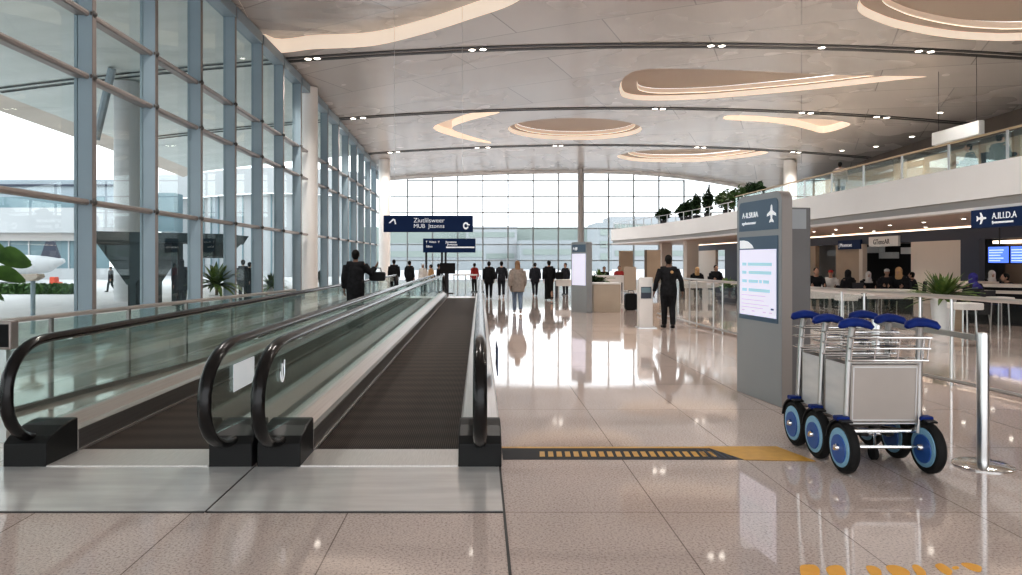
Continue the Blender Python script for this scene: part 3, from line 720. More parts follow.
# ---------------------------------------------------------------- luggage trolleys
def make_trolley(label):
    t = thing('luggage_trolley', label, 'luggage trolley', (0,0,0), 0, 'nested luggage trolleys')
    W = .325                                                         # half track; local y=0 at the front wheels, +y away from the view
    MB().loft([(0, 0, 0)], 1) if False else None
    for s in (-1, 1):                                                # upright posts with blue grips
        MB().tube([(s*.285, .06, .30), (s*.285, .05, .40), (s*.275, .03, .85), (s*.265, .01, 1.06), (s*.26, -.01, 1.135)], .024, 10).build('post', M['satin'], t, True)
        g = MB().loft([(s*.255-.125, -.05, 1.135), (s*.255-.10, -.035, 1.152), (s*.255-.05, -.02, 1.166), (s*.255, -.01, 1.17), (s*.255+.05, -.02, 1.166), (s*.255+.10, -.045, 1.15), (s*.255+.125, -.06, 1.125)],
                      [(.018, .014), (.034, .026), (.036, .030), (.040, .032), (.036, .030), (.034, .026), (.018, .014)], 12)
        g.build('grip', M['grip'], t, True)
        # large wheel with its layered hub, and fork
        c = Vector((s*W, 0, .198))
        wl = MB().lathe([(.13, -.030), (.180, -.036), (.195, -.022), (.198, 0), (.195, .022), (.180, .036), (.13, .030)], c, 32, 'x').build('wheel', M['tyre'], t, True)
        MB().lathe([(.148, -.040), (.153, -.028), (.153, .028), (.148, .040)], c, 28, 'x').build('rim', M['wheel_light'], wl, True)
        MB().lathe([(.108, -.048), (.112, -.038), (.112, .038), (.108, .048)], c+Vector((0, .0, -.01)), 24, 'x').build('hub', M['wheel_blue'], wl, True)
        MB().lathe([(.022, -.075), (.03, -.05), (.03, .05), (.022, .075)], c, 12, 'x').build('axle_cap', M['chrome'], wl, True)
        MB().tube([(s*.385, -.02, .225), (s*.392, 0, .205), (s*.385, .03, .18)], .014, 6).build('axle_lever', M['chrome'], wl, True)
        fd = MB()                                                    # fender hugging the back of the wheel
        arc = [(.215*math.cos(a), .200+.215*math.sin(a)) for a in [math.radians(q) for q in range(10, 111, 12)]]
        vs = []
        for yy, z in arc: vs += [(s*W-.042, yy, z), (s*W+.042, yy, z), (s*W+.042, yy*.94, .205+(z-.205)*.94), (s*W-.042, yy*.94, .205+(z-.205)*.94)]
        k = len(arc)
        fd.add(vs, [(i*4+j, i*4+(j+1) % 4, i*4+4+(j+1) % 4, i*4+4+j) for i in range(k-1) for j in range(4)]+[(0,1,2,3), (k*4-1,k*4-2,k*4-3,k*4-4)])
        fd.build('fender', M['newel'], t, True)
        MB().box(s*W-.05, s*W+.05, -.0, .08, .40, .435).build('fender_cap', M['grip'], t, bevel=.01)
    # front panel with frame
    pm = Matrix.Translation((0, .045, .375)) @ Matrix.Rotation(math.radians(3.5), 4, 'X')
    fr = MB()
    fr.tube([pm @ Vector(q) for q in ((-.268, 0, 0), (.268, 0, 0), (.262, 0, .475), (-.262, 0, .475))], .013, 8, True)
    fr.build('panel_frame', M['satin'], t, True)
    MB().box(-.262, .262, -.012, .006, .014, .462, mat=pm).build('front_panel', M['panel'], t, bevel=.004)
    inn = MB()
    for (a, b, c, d) in ((-.25, .25, .024, .034), (-.25, .25, .44, .45), (-.25, -.24, .024, .45), (.24, .25, .024, .45)): inn.box(a, b, -.016, -.012, c, d, mat=pm)
    inn.build('panel_rim', M['satin'], t)
    # wire basket
    def loop(z, y0, y1, hw):
        return [(-hw, y0, z), (hw, y0, z), (hw+.03, y0-.02, z), (hw+.055, (y0+y1)/2, z), (hw+.03, y1, z), (-hw, y1, z)]
    bk = MB()
    for z, e in ((.87, 0), (.965, .015), (1.05, .02)):
        y0 = .0-(z-.87)*.12
        bk.tube(loop(z, y0-e, y0+.16+e, .285), .008, 6, True)
    for q in range(4):
        x = -.27+q*.18; bk.tube([(x, .0, .87), (x, -.04, 1.05)], .006, 5)
    for q in range(3):
        bk.tube([(.335, .02+.06*q, .87), (.345, .0+.07*q, 1.05)], .006, 5)
    bk.build('wire_basket', M['chrome'], t, True)
    # chassis: axle, rails, cross bars, rear casters
    MB().tube([(-W, 0, .20), (W, 0, .20)], .013, 8).build('axle', M['chrome'], t, True)
    ch = MB()
    for s in (-1, 1): ch.tube([(s*.28, .06, .33), (s*.24, .10, .30), (s*.16, .40, .27)], .014, 8)
    ch.tube([(-.27, .06, .31), (.27, .06, .31)], .014, 8); ch.tube([(-.20, .20, .285), (.20, .20, .285)], .012, 8); ch.tube([(-.16, .40, .27), (.16, .40, .27)], .014, 8)
    ch.build('chassis', M['chrome'], t, True)
    for s in (-1, 1): MB().box(s*.10-.035, s*.10+.035, .12, .38, .255, .28).build('platform_slat', M['newel'], t, bevel=.008)
    for s in (-1, 1):
        cs = MB().lathe([(.04, -.02), (.06, -.016), (.06, .016), (.04, .02)], (s*.10, .36, .062), 16, 'x').build('caster', M['tyre'], t, True)
        MB().tube([(s*.10, .34, .26), (s*.10, .34, .13), (s*.10-.03, .36, .09)], .012, 6).build('caster_fork', M['chrome'], cs, True)
    return t
tr = make_trolley('luggage trolley at the front of the nested three, its whole beige panel showing')
tr.location = (3.145, 5.58, 0)
dup(tr, (3.145, 6.42, 0), 0, 'luggage trolley at the back of the nested three, beside the grey kiosk')
M['flank'] = varied('trolley_flank', (.66, .67, .68), (.76, .765, .77), 2, .3, .35, stretch=(1, 1, 5))
for s_ in (-1, 1):
    MB().prism([(.075, .385), (.40, .385), (.395, .83), (.055, .83)], s_*.272-.006, s_*.272+.006, 'x').build('side_panel', M['flank'], tr, bevel=.003)
dup(tr, (3.145, 6.01, 0), 0, 'luggage trolley nested in the middle of three, between two others')

# stanchions with a bar
def stanchion(x, y, label):
    t = thing('stanchion', label, 'stanchion', (x, y, 0))
    MB().lathe([(.215, 0), (.215, .010), (.19, .022), (.06, .03)], n=36).build('base_plate', M['chrome'], t, True)
    MB().lathe([(.043, .03), (.043, 1.05), (.040, 1.065), (.02, 1.07)], n=24).build('pole', M['satin'], t, True)
    return t
s1 = stanchion(4.03, 5.77, 'polished steel stanchion with round base standing beside the trolleys')
s2 = stanchion(4.02, 7.3, 'steel stanchion behind the trolleys, holding the far end of the strap')
tag(MB().box(4.0, 4.03, 5.82, 7.25, 1.0, 1.045).build('barrier_strap', M['satin']), 'silver strap stretched between the two steel stanchions', 'strap')

# ---------------------------------------------------------------- glass barrier along the concourse
bp_ = [(7.0, 6.2), (6.45, 7.8), (6.2, 9.6), (5.85, 12), (5.55, 15), (5.4, 18), (5.3, 21.5)]
path = [p for p in catmull([(a, b, 0) for a, b in bp_], 8, False)]
cum = [0]
for a, b in zip(path, path[1:]): cum.append(cum[-1]+(b-a).length)
def along(s):
    for i in range(len(cum)-1):
        if s <= cum[i+1]: return path[i].lerp(path[i+1], (s-cum[i])/(cum[i+1]-cum[i]))
    return path[-1].copy()
br = thing('glass_barrier', 'glass barrier with white metal posts and top rail along the food court', 'barrier', (0,0,0))
MB().tube([p+Vector((0, 0, 1.16)) for p in path], .03, 8).build('top_rail', M['satin'], br, True)
MB().tube([p+Vector((0, 0, .06)) for p in path], .025, 6).build('base_rail', M['satin'], br, True)
s = 0
sp = [0]
while sp[-1] < cum[-1]-.4: sp.append(sp[-1]+(.55 if len(sp) % 2 else 1.15))
for a, b in zip(sp, sp[1:]):
    pa, pb = along(a), along(min(b, cum[-1]))
    MB().tube([pa, pa+Vector((0, 0, 1.14))], .02, 8).build('post', M['satin'], br, True)
    d = (pb-pa)
    if d.length > .2:
        rm = Matrix.Translation(pa) @ Matrix.Rotation(math.atan2(-d.x, d.y), 4, 'Z')
        MB().box(-.005, .005, .05, d.length-.05, .10, 1.1, mat=rm).build('glass_panel', M['barrier_glass'], br)

# ---------------------------------------------------------------- signs
def arrow(cx, cy, s):
    return [(cx-s, cy-.35*s), (cx+.15*s, cy+.75*s), (cx+.75*s, cy+.55*s), (cx+s, cy-.75*s), (cx+.65*s, cy-.75*s), (cx+.42*s, cy+.2*s), (cx+.2*s, cy+.25*s), (cx-.7*s, cy-.55*s)]
Y = 24.0
sa, sb = at(383.5, 232, Y), at(473, 215.5, Y)
sg = thing('hanging_sign', 'large navy direction sign hanging over the walkways, white arrow and two lines', 'sign', (sa.x, Y, sa.z), 0, 'direction signs')
sw, sh = sb.x-sa.x, sb.z-sa.z
MB().box(0, sw, 0, .14, 0, sh).build('sign_panel', M['navy'], sg, bevel=.01)
def tm(x, z): return Matrix.Translation((x, -.004, z)) @ TX
text_mesh('Ziutlilsweer', .215, M['sign_white'], 'lettering', sg, tm(sw*.335, sh*.58), .0)
text_mesh('MUB  Jttonns', .19, M['sign_white'], 'lettering', sg, tm(sw*.335, sh*.25), .0)
MB().prism(arrow(sw*.10, sh*.64, .125), -.008, -.0005, 'y').build('arrow_symbol', M['sign_white'], sg)
MB().prism(ringpoly(sw*.92, sh*.38, .05, .10, PI*.15, PI*1.9), -.008, -.0005, 'y').build('round_symbol', M['sign_white'], sg)
MB().box(sw*.93, sw*.965, -.008, -.0005, sh*.40, sh*.47).build('round_symbol', M['sign_white'], sg)
for q in (.12, .88): MB().tube([(sw*q, .07, sh), (sw*q, .07, zc(sa.x+sw*q, Y)-sa.z)], .005, 6).build('cable', M['satin'], sg)
Y = 36.0
sa, sb = at(423, 252.5, Y), at(475.5, 238.5, Y)
sg = thing('post_sign', 'smaller navy sign on dark posts beyond the end of the walkways', 'sign', (sa.x, Y, sa.z), 0, 'direction signs')
sw, sh = sb.x-sa.x, sb.z-sa.z
MB().box(0, sw, 0, .14, 0, sh).build('sign_panel', M['navy'], sg, bevel=.01)
text_mesh('T  Wttvi  Y', .15, M['sign_white'], 'lettering', sg, tm(sw*.05, sh*.68), .002)
text_mesh('fdinn', .16, M['sign_white'], 'lettering', sg, tm(sw*.06, sh*.36), .002)
text_mesh('Jlwwmnn', .15, M['sign_white'], 'lettering', sg, tm(sw*.43, sh*.68), .003)
text_mesh('Jlwwnnn', .15, M['sign_white'], 'lettering', sg, tm(sw*.46, sh*.50), .003)
MB().box(sw*.44, sw*.98, -.008, -.0005, sh*.32, sh*.42).build('bar_symbol', M['sign_white'], sg)
for q in (.06, .36, .43): MB().box(sw*q-.05, sw*q+.05, .02, .12, -sa.z, 0).build('post', M['dark'], sg)
# sign at the mezzanine edge (faces the aisle, reads along the hall)
sg = thing('hanging_sign', 'navy sign with a white plane symbol under the mezzanine edge', 'sign', (11.45, 16.8, 2.38), -PI/2, 'direction signs')
MB().box(0, 3.6, 0, .14, 0, .42).build('sign_panel', M['navy'], sg, bevel=.01)
pr = [(a, b) for a, b in plane_icon(0, 0, .15)]
pr = [(.36+b*1.1, .22-a*.95) for a, b in pr]
MB().prism(pr, -.008, -.0005, 'y').build('plane_symbol', M['sign_white'], sg)
text_mesh('A.ILI.D.A', .20, M['sign_white'], 'lettering', sg, tm(.70, .185), .0)
text_mesh('fJmsuwnuwnumum', .085, M['sign_white'], 'lettering', sg, tm(.70, .085), .002)
for q in (.4, 3.2): MB().tube([(q, .07, .42), (q, .07, .425)], .012, 6).build('bracket', M['dark'], sg)
sg = thing('shop_sign', 'small navy shop sign with white lettering under the mezzanine', 'sign', (16.9, 34.0, 2.14), -PI/2, 'shop signs')
MB().box(0, 2.0, 0, .09, 0, .42).build('sign_panel', M['navy'], sg)
text_mesh('J Mromnont', .24, M['sign_white'], 'lettering', sg, tm(.1, .12), .0)
sg = thing('shop_sign', 'white shop sign with dark lettering over the dark opening', 'sign', (16.9, 31.3, 2.22), -PI/2, 'shop signs')
MB().box(0, 2.2, 0, .09, 0, .42).build('sign_panel', M['lightbox'], sg)
text_mesh('GTenoAR', .30, M['dark'], 'lettering', sg, tm(.35, .1), .0)
for i, y in enumerate((23.75, 22.75, 21.75)):
    sg = thing('display_screen', ('glowing blue display screen next to the slate wall', 'glowing blue display screen, second from the slate wall', 'glowing blue display screen, third from the slate wall')[i], 'screen', (16.75, y, 1.53), -PI/2, 'display screens')
    MB().box(0, .97, 0, .08, 0, .58).build('casing', M['black'], sg)
    MB().box(.03, .94, -.006, 0, .03, .55).build('screen', M['screen_blue'], sg)
    ml = MB()
    for zz in (.44, .36, .27, .18, .1): ml.box(.07, .07+random.uniform(.5, .8), -.009, -.006, zz-.018, zz+.018)
    ml.build('screen_text', M['screen_line'], sg)
    MB().tube([(.48, .04, .58), (.48, .04, 2.8-1.53)], .02, 6).build('hanger', M['dark'], sg)

# ---------------------------------------------------------------- second kiosk, desk, terminal in the aisle
k2 = thing('information_kiosk', 'slim white and navy kiosk beside the beige desk in the aisle', 'kiosk', (2.93, 23.1, 0), -1.0)
MB().prism(rrect(0, .74, 0, 2.22, .06, (0,1,1,0)), 0, .22, 'y').build('kiosk_body', M['kiosk'], k2, True)
MB().box(.05, .69, -.012, 0, 1.9, 2.14).build('header_panel', M['header'], k2)
MB().box(.05, .69, -.012, 0, .85, 1.85).build('screen', M['screen'], k2)
text_mesh('A-JIJI', .11, M['sign_white'], 'lettering', k2, Matrix.Translation((.1, -.016, 1.98)) @ TX, .002)
dk = thing('service_desk', 'beige box desk standing against the slim kiosk', 'desk', (3.58, 22.75, 0))
MB().box(0, .86, 0, .6, 0, .88).build('desk_body', M['desk'], dk, bevel=.01)
MB().box(-.02, .88, -.03, .62, .88, .93).build('desk_top', M['table'], dk, bevel=.008)
tm_ = thing('ticket_terminal', 'waist-high white ticket terminal beside the walking man', 'terminal', (3.85, 17.4, 0))
MB().prism([(0, 0), (.26, 0), (.26, 1.14), (.0, 1.24)], 0, .33, 'x').build('terminal_body', M['table'], tm_, bevel=.015)
MB().box(.04, .29, -.008, 0, .72, 1.0).build('screen', M['slate'], tm_)
MB().box(.05, .28, -.012, -.006, .86, .98).build('screen_window', M['out_glass'], tm_)
MB().box(-.03, .42, -.05, .30, 0, .02).build('base_plate', M['satin'], tm_)

# ---------------------------------------------------------------- people
_cache = {}
def remesh(mb, vox, key, extra=None, smooth=2):
    if key in _cache: return _cache[key]
    me = mb.mesh(key); o = bpy.data.objects.new('tmp', me); C.objects.link(o)
    r = o.modifiers.new('r', 'REMESH'); r.mode = 'VOXEL'; r.voxel_size = vox
    if smooth: s = o.modifiers.new('s', 'SMOOTH'); s.factor = .5; s.iterations = smooth
    dg = bpy.context.evaluated_depsgraph_get(); m2 = bpy.data.meshes.new_from_object(o.evaluated_get(dg)); bpy.data.objects.remove(o)
    if extra:
        bm = bmesh.new(); bm.from_mesh(m2); t = extra.mesh('x'); bm.from_mesh(t); bm.to_mesh(m2); bm.free()
    for p in m2.polygons: p.use_smooth = True
    m2.name = key; _cache[key] = m2; return m2
def put(name, me, mat, parent):
    if not me.materials: me.materials.append(mat)
    o = bpy.data.objects.new(name, me); C.objects.link(o); o.parent = parent
    o.material_slots[0].link = 'OBJECT'; o.material_slots[0].material = mat
    return o
def V(*a): return Vector(a)
def pose_joints(pose):
    """joints for a 1.75 m figure facing +y"""
    J = dict(pel=V(0,0,.96), wai=V(0,.0,1.12), che=V(0,.01,1.32), nek=V(0,0,1.48), hb=V(0,.015,1.56), hd=V(0,.025,1.645))
    for s, k in ((-1, 'L'), (1, 'R')):
        J['sh'+k] = V(s*.185, 0, 1.42); J['el'+k] = V(s*.245, -.03, 1.14); J['wr'+k] = V(s*.255, .03, .90)
        J['hi'+k] = V(s*.095, 0, .93); J['kn'+k] = V(s*.10, .02, .50); J['an'+k] = V(s*.10, -.01, .085); J['to'+k] = V(s*.115, .15, .035)
    if pose in ('walk', 'walk2'):
        f, b = ('L', 'R') if pose == 'walk' else ('R', 'L')
        sf = -1 if f == 'L' else 1
        J['kn'+f] = V(sf*.095, .14, .52); J['an'+f] = V(sf*.09, .20, .095); J['to'+f] = V(sf*.10, .36, .05)
        J['kn'+b] = V(-sf*.095, -.01, .50); J['an'+b] = V(-sf*.09, -.26, .15); J['to'+b] = V(-sf*.095, -.15, .035)
        J['el'+f] = V(sf*.25, -.13, 1.16); J['wr'+f] = V(sf*.255, -.12, .92)
        J['el'+b] = V(-sf*.25, .02, 1.15); J['wr'+b] = V(-sf*.25, .16, .94)
    if pose == 'stroll':
        J['knL'] = V(-.085, .07, .50); J['anL'] = V(-.08, .10, .09); J['toL'] = V(-.10, .25, .04)
        J['knR'] = V(.085, 0, .50); J['anR'] = V(.08, -.10, .10); J['toR'] = V(.10, .04, .035)
        for s, k in ((-1, 'L'), (1, 'R')):
            J['el'+k] = V(s*.29, -.04, 1.15); J['wr'+k] = V(s*.33, .02, .90)
    if pose == 'bag':
        J['elR'] = V(.33, .03, 1.24); J['wrR'] = V(.42, .12, 1.38)
    if pose in ('sit', 'sit2'):
        d = V(0, 0, -.40)
        for k in ('pel', 'wai', 'che', 'nek', 'hb', 'hd', 'shL', 'shR', 'hiL', 'hiR'): J[k] = J[k]+d
        lean = .06 if pose == 'sit' else .14
        for k, w in (('wai', .2), ('che', .6), ('nek', 1), ('hb', 1.15), ('hd', 1.3), ('shL', .85), ('shR', .85)): J[k] = J[k]+V(0, lean*w, -.2*lean*w)
        for s, k in ((-1, 'L'), (1, 'R')):
            J['kn'+k] = V(s*.11, .42, .54); J['an'+k] = V(s*.11, .40, .09); J['to'+k] = V(s*.12, .55, .04)
            J['el'+k] = J['sh'+k]+V(s*.06, .08, -.26); J['wr'+k] = J['el'+k]+V(-s*.06, .24, .04)
    return J
def body_mesh(pose, H):
    key = f'body_{pose}'
    if key in _cache: return _cache[key]
    J = pose_joints(pose); b = MB()
    b.loft([J['pel']+V(0,0,-.08), J['pel'], J['wai'], J['che'], J['che'].lerp(J['nek'], .7), J['nek']], [(.13,.10),(.165,.115),(.135,.095),(.165,.11),(.12,.085),(.06,.06)], 16, up=(1,0,0))
    b.loft([J['nek']+V(0,0,-.06), J['nek'], J['hb']], [.075,.058,.055], 12)
    b.ball(J['hd']+V(0,.0,.01), .074, .092, .108, 18, 12)
    b.ball(J['hd']+V(0,.045,-.055), .052, .050, .058, 14, 10)      # jaw
    for k, s in (('L', -1), ('R', 1)):
        b.loft([J['nek'].lerp(J['sh'+k], .3)+V(0,0,-.02), J['sh'+k]], [.06, .062], 10)
        b.loft([J['sh'+k], J['sh'+k].lerp(J['el'+k], .5), J['el'+k], J['el'+k].lerp(J['wr'+k], .4), J['wr'+k]], [.058,.048,.040,.038,.027], 10)
        b.loft([J['hi'+k]+V(0,0,.03), J['hi'+k].lerp(J['kn'+k], .4), J['kn'+k], J['kn'+k].lerp(J['an'+k], .35), J['an'+k]], [.098,.085,.058,.056,.036], 12)
        b.loft([J['an'+k]+V(0,-.045,-.03), J['an'+k]+V(0,.0,-.03), J['to'+k]], [(.035,.035),(.042,.045),(.04,.022)], 10, up=(1,0,0))
    x = MB()
    hd = J['hd']
    x.loft([hd+V(0,.085,.03), hd+V(0,.108,-.005), hd+V(0,.113,-.022), hd+V(0,.088,-.03)], [.008,.013,.017,.01], 8)   # nose
    x.ball(hd+V(0,.088,-.058), .024, .010, .009, 10, 6)                                                              # mouth
    for s in (-1, 1):
        x.ball(hd+V(s*.078,-.005,-.005), .012, .022, .034, 8, 6); x.ball(hd+V(s*.030,.083,.015), .014, .010, .010, 8, 6)
    for k, s in (('L', -1), ('R', 1)):                               # hands
        w = J['wr'+k]; d = (w-J['el'+k]).normalized()
        if pose.startswith('sit'): d = V(0, 1, -.1).normalized()
        side = V(s, 0, 0); fw = d.cross(side).normalized()
        if fw.y < 0: fw = -fw
        pc = w+d*.05
        x.loft([w-d*.02, w+d*.02, pc, w+d*.095], [(.022,.02),(.026,.03),(.018,.042),(.014,.040)], 10, up=tuple(side))
        for i, (o, l) in enumerate(((-.033,.066), (-.011,.080), (.012,.075), (.033,.058))):
            q = w+d*.085+fw*(-o); cur = -side*.018
            x.loft([q, q+d*l*.5+cur*.3, q+d*l*.85+cur*1.1, q+d*l+cur*1.9], [.0095,.009,.008,.006], 6)
        q = w+d*.03+fw*.03
        x.loft([q, q+fw*.03+d*.03, q+fw*.036+d*.062-side*.012], [.013,.011,.008], 6)
    return remesh(b, .017, key, x)
def clothes(pose, kind):
    key = f'{kind}_{pose}'
    if key in _cache: return _cache[key]
    J = pose_joints(pose); b = MB()
    def sleeves(r=1, ln=1.0):
        for k, s in (('L', -1), ('R', 1)):
            b.loft([J['nek'].lerp(J['sh'+k], .35)+V(0,0,-.03), J['sh'+k]+V(0,0,-.004)], [.072*r, .078*r], 12)
            w = J['el'+k].lerp(J['wr'+k], ln)
            b.loft([J['sh'+k], J['sh'+k].lerp(J['el'+k], .5), J['el'+k], w], [.076*r,.067*r,.060*r,.050*r], 12)
    if kind == 'jacket':
        low = J['pel']+V(0,0,-.16) if not pose.startswith('sit') else J['pel']+V(0,.0,-.06)
        b.loft([low, J['pel'], J['wai'], J['che'], J['che'].lerp(J['nek'], .75), J['nek']+V(0,0,.0)], [(.20,.15),(.20,.15),(.175,.135),(.195,.14),(.14,.105),(.07,.07)], 18, up=(1,0,0)); sleeves()
    elif kind == 'coat':
        low = J['pel']+V(0,0,-.24) if not pose.startswith('sit') else J['pel']+V(0,.0,-.08)
        b.loft([low, J['pel'], J['wai'], J['che'], J['che'].lerp(J['nek'], .75), J['nek']+V(0,0,.03)], [(.235,.18),(.23,.17),(.215,.16),(.215,.155),(.15,.115),(.085,.08)], 18, up=(1,0,0)); sleeves(1.2)
    elif kind == 'robe':
        if pose.startswith('sit'):
            b.loft([J['pel']+V(0,0,-.1), J['pel'], J['wai'], J['che'], J['che'].lerp(J['nek'], .75), J['nek']+V(0,0,.02)], [(.23,.18),(.22,.17),(.21,.15),(.21,.15),(.15,.11),(.07,.07)], 18, up=(1,0,0))
            for k in 'LR': b.loft([J['hi'+k], J['kn'+k], J['kn'+k]+V(0,.02,-.05), J['an'+k]+V(0,0,.05)], [.13,.11,.11,.12], 12)
        else:
            b.loft([V(0,-.01,.06), V(0,0,.5), J['pel'], J['wai'], J['che'], J['che'].lerp(J['nek'], .75), J['nek']+V(0,0,.02)], [(.20,.16),(.19,.15),(.205,.155),(.19,.145),(.205,.145),(.145,.11),(.07,.07)], 18, up=(1,0,0))
        sleeves(1.25, .92)
    elif kind == 'trousers':
        b.loft([J['pel']+V(0,0,-.1), J['pel']+V(0,0,.06)], [(.165,.12),(.17,.125)], 16, up=(1,0,0))
        for k in 'LR':
            b.loft([J['hi'+k]+V(0,0,.0), J['hi'+k].lerp(J['kn'+k], .45), J['kn'+k], J['kn'+k].lerp(J['an'+k], .5), J['an'+k]+V(0,0,.01)], [.112,.098,.076,.068,.062], 14)
    elif kind == 'shoes':
        for k in 'LR':
            b.loft([J['an'+k]+V(0,-.07,-.045), J['an'+k]+V(0,-.05,-.03), J['an'+k]+V(0,.02,-.025), J['to'+k].lerp(J['an'+k], .3)+V(0,.03,-.008), J['to'+k]+V(0,.03,.0)], [(.03,.03),(.042,.045),(.046,.05),(.05,.036),(.035,.026)], 12, up=(1,0,0))
    elif kind == 'hair':
        h = J['hd']; b.ball(h+V(0,-.022,.032), .088, .098, .100, 18, 12); b.ball(h+V(0,-.04,-.03), .074, .062, .075, 14, 10)
    elif kind == 'long_hair':
        h = J['hd']; b.ball(h+V(0,-.022,.03), .092, .102, .104, 18, 12)
        b.loft([h+V(0,-.03,.02), h+V(0,-.055,-.08), h+V(0,-.075,-.17), h+V(0,-.08,-.22)], [(.09,.08),(.095,.06),(.095,.05),(.07,.03)], 14, up=(1,0,0))
    elif kind == 'headscarf':
        h = J['hd']; b.ball(h+V(0,-.018,.02), .100, .112, .125, 18, 12)
        b.loft([h+V(0,-.01,-.04), h+V(0,-.02,-.12), J['nek']+V(0,-.01,-.03), J['che']+V(0,-.01,.04)], [(.098,.105),(.095,.10),(.15,.125),(.21,.155)], 16, up=(1,0,0))
    elif kind == 'cap':
        h = J['hd']; b.ball(h+V(0,-.008,.060), .090, .106, .072, 18, 10); b.loft([h+V(0,.09,.045), h+V(0,.16,.035)], [(.06,.008),(.05,.006)], 12, up=(1,0,0))
    return remesh(b, .017 if kind not in ('shoes',) else .013, key, None, 2)
def person(label, px, Y, rz, pose, H, top='jacket', topm='cloth_black', legm='cloth_black', hair='hair', hairm='hair_black', skin='skin', shoe='black', group=None, x=None, z=0, base=None):
    t = thing('person', label, 'person', (gx(px, Y) if x is None else x, Y, z), rz, group)
    s = H/1.755; t.scale = (s, s, s)
    put('body', body_mesh(pose, H), M[skin], t)
    put({'jacket': 'jacket', 'coat': 'coat', 'robe': 'robe'}[top], clothes(pose, top), M[topm], t)
    if top != 'robe': put('trousers', clothes(pose, 'trousers'), M[legm], t)
    put('footwear', clothes(pose, 'shoes'), M[shoe], t)
    if hair: put(hair, clothes(pose, hair), M[hairm], t)
    return t
def bag(name, label, loc, sx, sy, sz, mat='black', handle=True, rz=0, cat='bag'):
    t = thing(name, label, cat, loc, rz)
    b = MB().prism(rrect(-sx/2, sx/2, 0, sz, min(sx, sz)*.25), -sy/2, sy/2, 'y').build('bag_body', M[mat], t, bevel=.01)
    if handle: MB().tube([(-sx*.25, 0, sz*.98), (-sx*.2, 0, sz+.09), (sx*.2, 0, sz+.09), (sx*.25, 0, sz*.98)], .012, 6).build('handle', M['dark'], t, True)
    return t
# the man in the dark suit, the woman in the grey coat, and the others in the aisle
man = person('man in a black suit walking away beside the white ticket terminal', 668.5, 17.2, -.05, 'stroll', 1.76, 'jacket', 'cloth_black', 'cloth_black', shoe='black', skin='skin_dark')
pt = MB().lathe([(.035, -.135), (.035, -.162), (.02, -.166)], (.05, 0, 1.36), 14, 'y').build('back_emblem', M['cloth_tan'], man, True)
person('woman with light brown hair, grey coat and pale jeans walking down the aisle', 517.5, 22.2, 0, 'walk', 1.62, 'coat', 'cloth_grey', 'jeans', 'long_hair', 'hair_brown', shoe='shoe_pale')
person('person in black walking along the aisle beside the walkway handrail', 489, 30.5, 0, 'walk2', 1.58, 'coat', 'cloth_black', 'cloth_black')
person('person in dark jacket with pale shoes walking between the first walker and the woman', 501.5, 31.5, 0, 'walk', 1.58, 'jacket', 'cloth_char', 'cloth_char', shoe='shoe_pale')
person('person in charcoal walking far down the aisle beyond the woman in grey', 535, 33, 0, 'walk2', 1.52, 'coat', 'cloth_char', 'cloth_char')
person('person in a long black coat with a shoulder bag, near the slim kiosk', 549, 29.5, .05, 'walk', 1.62, 'robe', 'cloth_black')
bag('shoulder_bag', 'black shoulder bag at the side of the person in the long black coat', (gx(557, 29.4)+.10, 29.4, .86), .32, .16, .30)
person('person in a dark blue jacket standing at the white table past the slim kiosk', 565.5, 34, 2.4, 'stand', 1.5, 'jacket', 'cloth_char', 'cloth_char', skin='skin')
# on and beyond the walkways
person('person in a long black robe riding the walkway beside the glass facade', 355.5, 16.7, 0, 'bag', 1.84, 'robe', 'cloth_black', hair='hair', skin='skin_dark', z=.035)
bag('hand_bag', 'boxy black bag held out by the robed walkway rider', (-2.40, 16.85, 1.16), .36, .2, .21)
person('person in black robe standing just past the end of the facade-side walkway', 394, 33.6, .3, 'stand', 1.66, 'robe', 'cloth_black', skin='skin_dark')
person('person in black coat standing under the larger navy sign, second past the walkway', 409.5, 34.2, -.5, 'stand', 1.6, 'coat', 'cloth_black', 'cloth_black')
person('person in white with a pale cap beyond the walkway end', 423, 35.5, 2.8, 'stand', 1.45, 'coat', 'cloth_white', 'cloth_black', 'cap', 'cloth_white')
person('person in a tan coat with dark hair turning aside near the sign posts', 431, 35.0, 1.2, 'stand', 1.42, 'coat', 'cloth_tan', 'cloth_black')
person('person in black standing behind the dark monitor beyond the walkway end', 438.5, 36.6, -1.3, 'stand', 1.45, 'jacket', 'cloth_black', 'cloth_black')
person('person in a dark red top standing past the end of the walkway handrail', 474.5, 37, .6, 'stand', 1.48, 'jacket', 'cloth_red', 'cloth_black')
cm = thing('check_in_counter', 'low glass-fronted counter with a white top across the walkway end', 'counter', (gx(455, 33.6), 33.7, 0))
MB().box(-.1, 1.05, 0, .5, .92, .98).build('counter_top', M['table'], cm)
MB().box(-.08, 1.03, .02, .05, .05, .92).build('front_glass', M['barrier_glass'], cm)
for x in (-.08, .47, 1.0): MB().box(x, x+.04, .05, .48, 0, .92).build('leg', M['satin'], cm)
cn = thing('monitor', 'large black monitor facing away on the stand beyond the walkways', 'monitor', (gx(448, 36), 35.4, 0))
MB().box(-.38, .38, 0, .08, .98, 1.5).build('casing', M['black'], cn, bevel=.01)
MB().box(-.06, .06, 0, .06, .02, .98).build('stand_pole', M['dark'], cn); MB().box(-.3, .3, -.15, .2, 0, .03).build('stand_foot', M['dark'], cn)

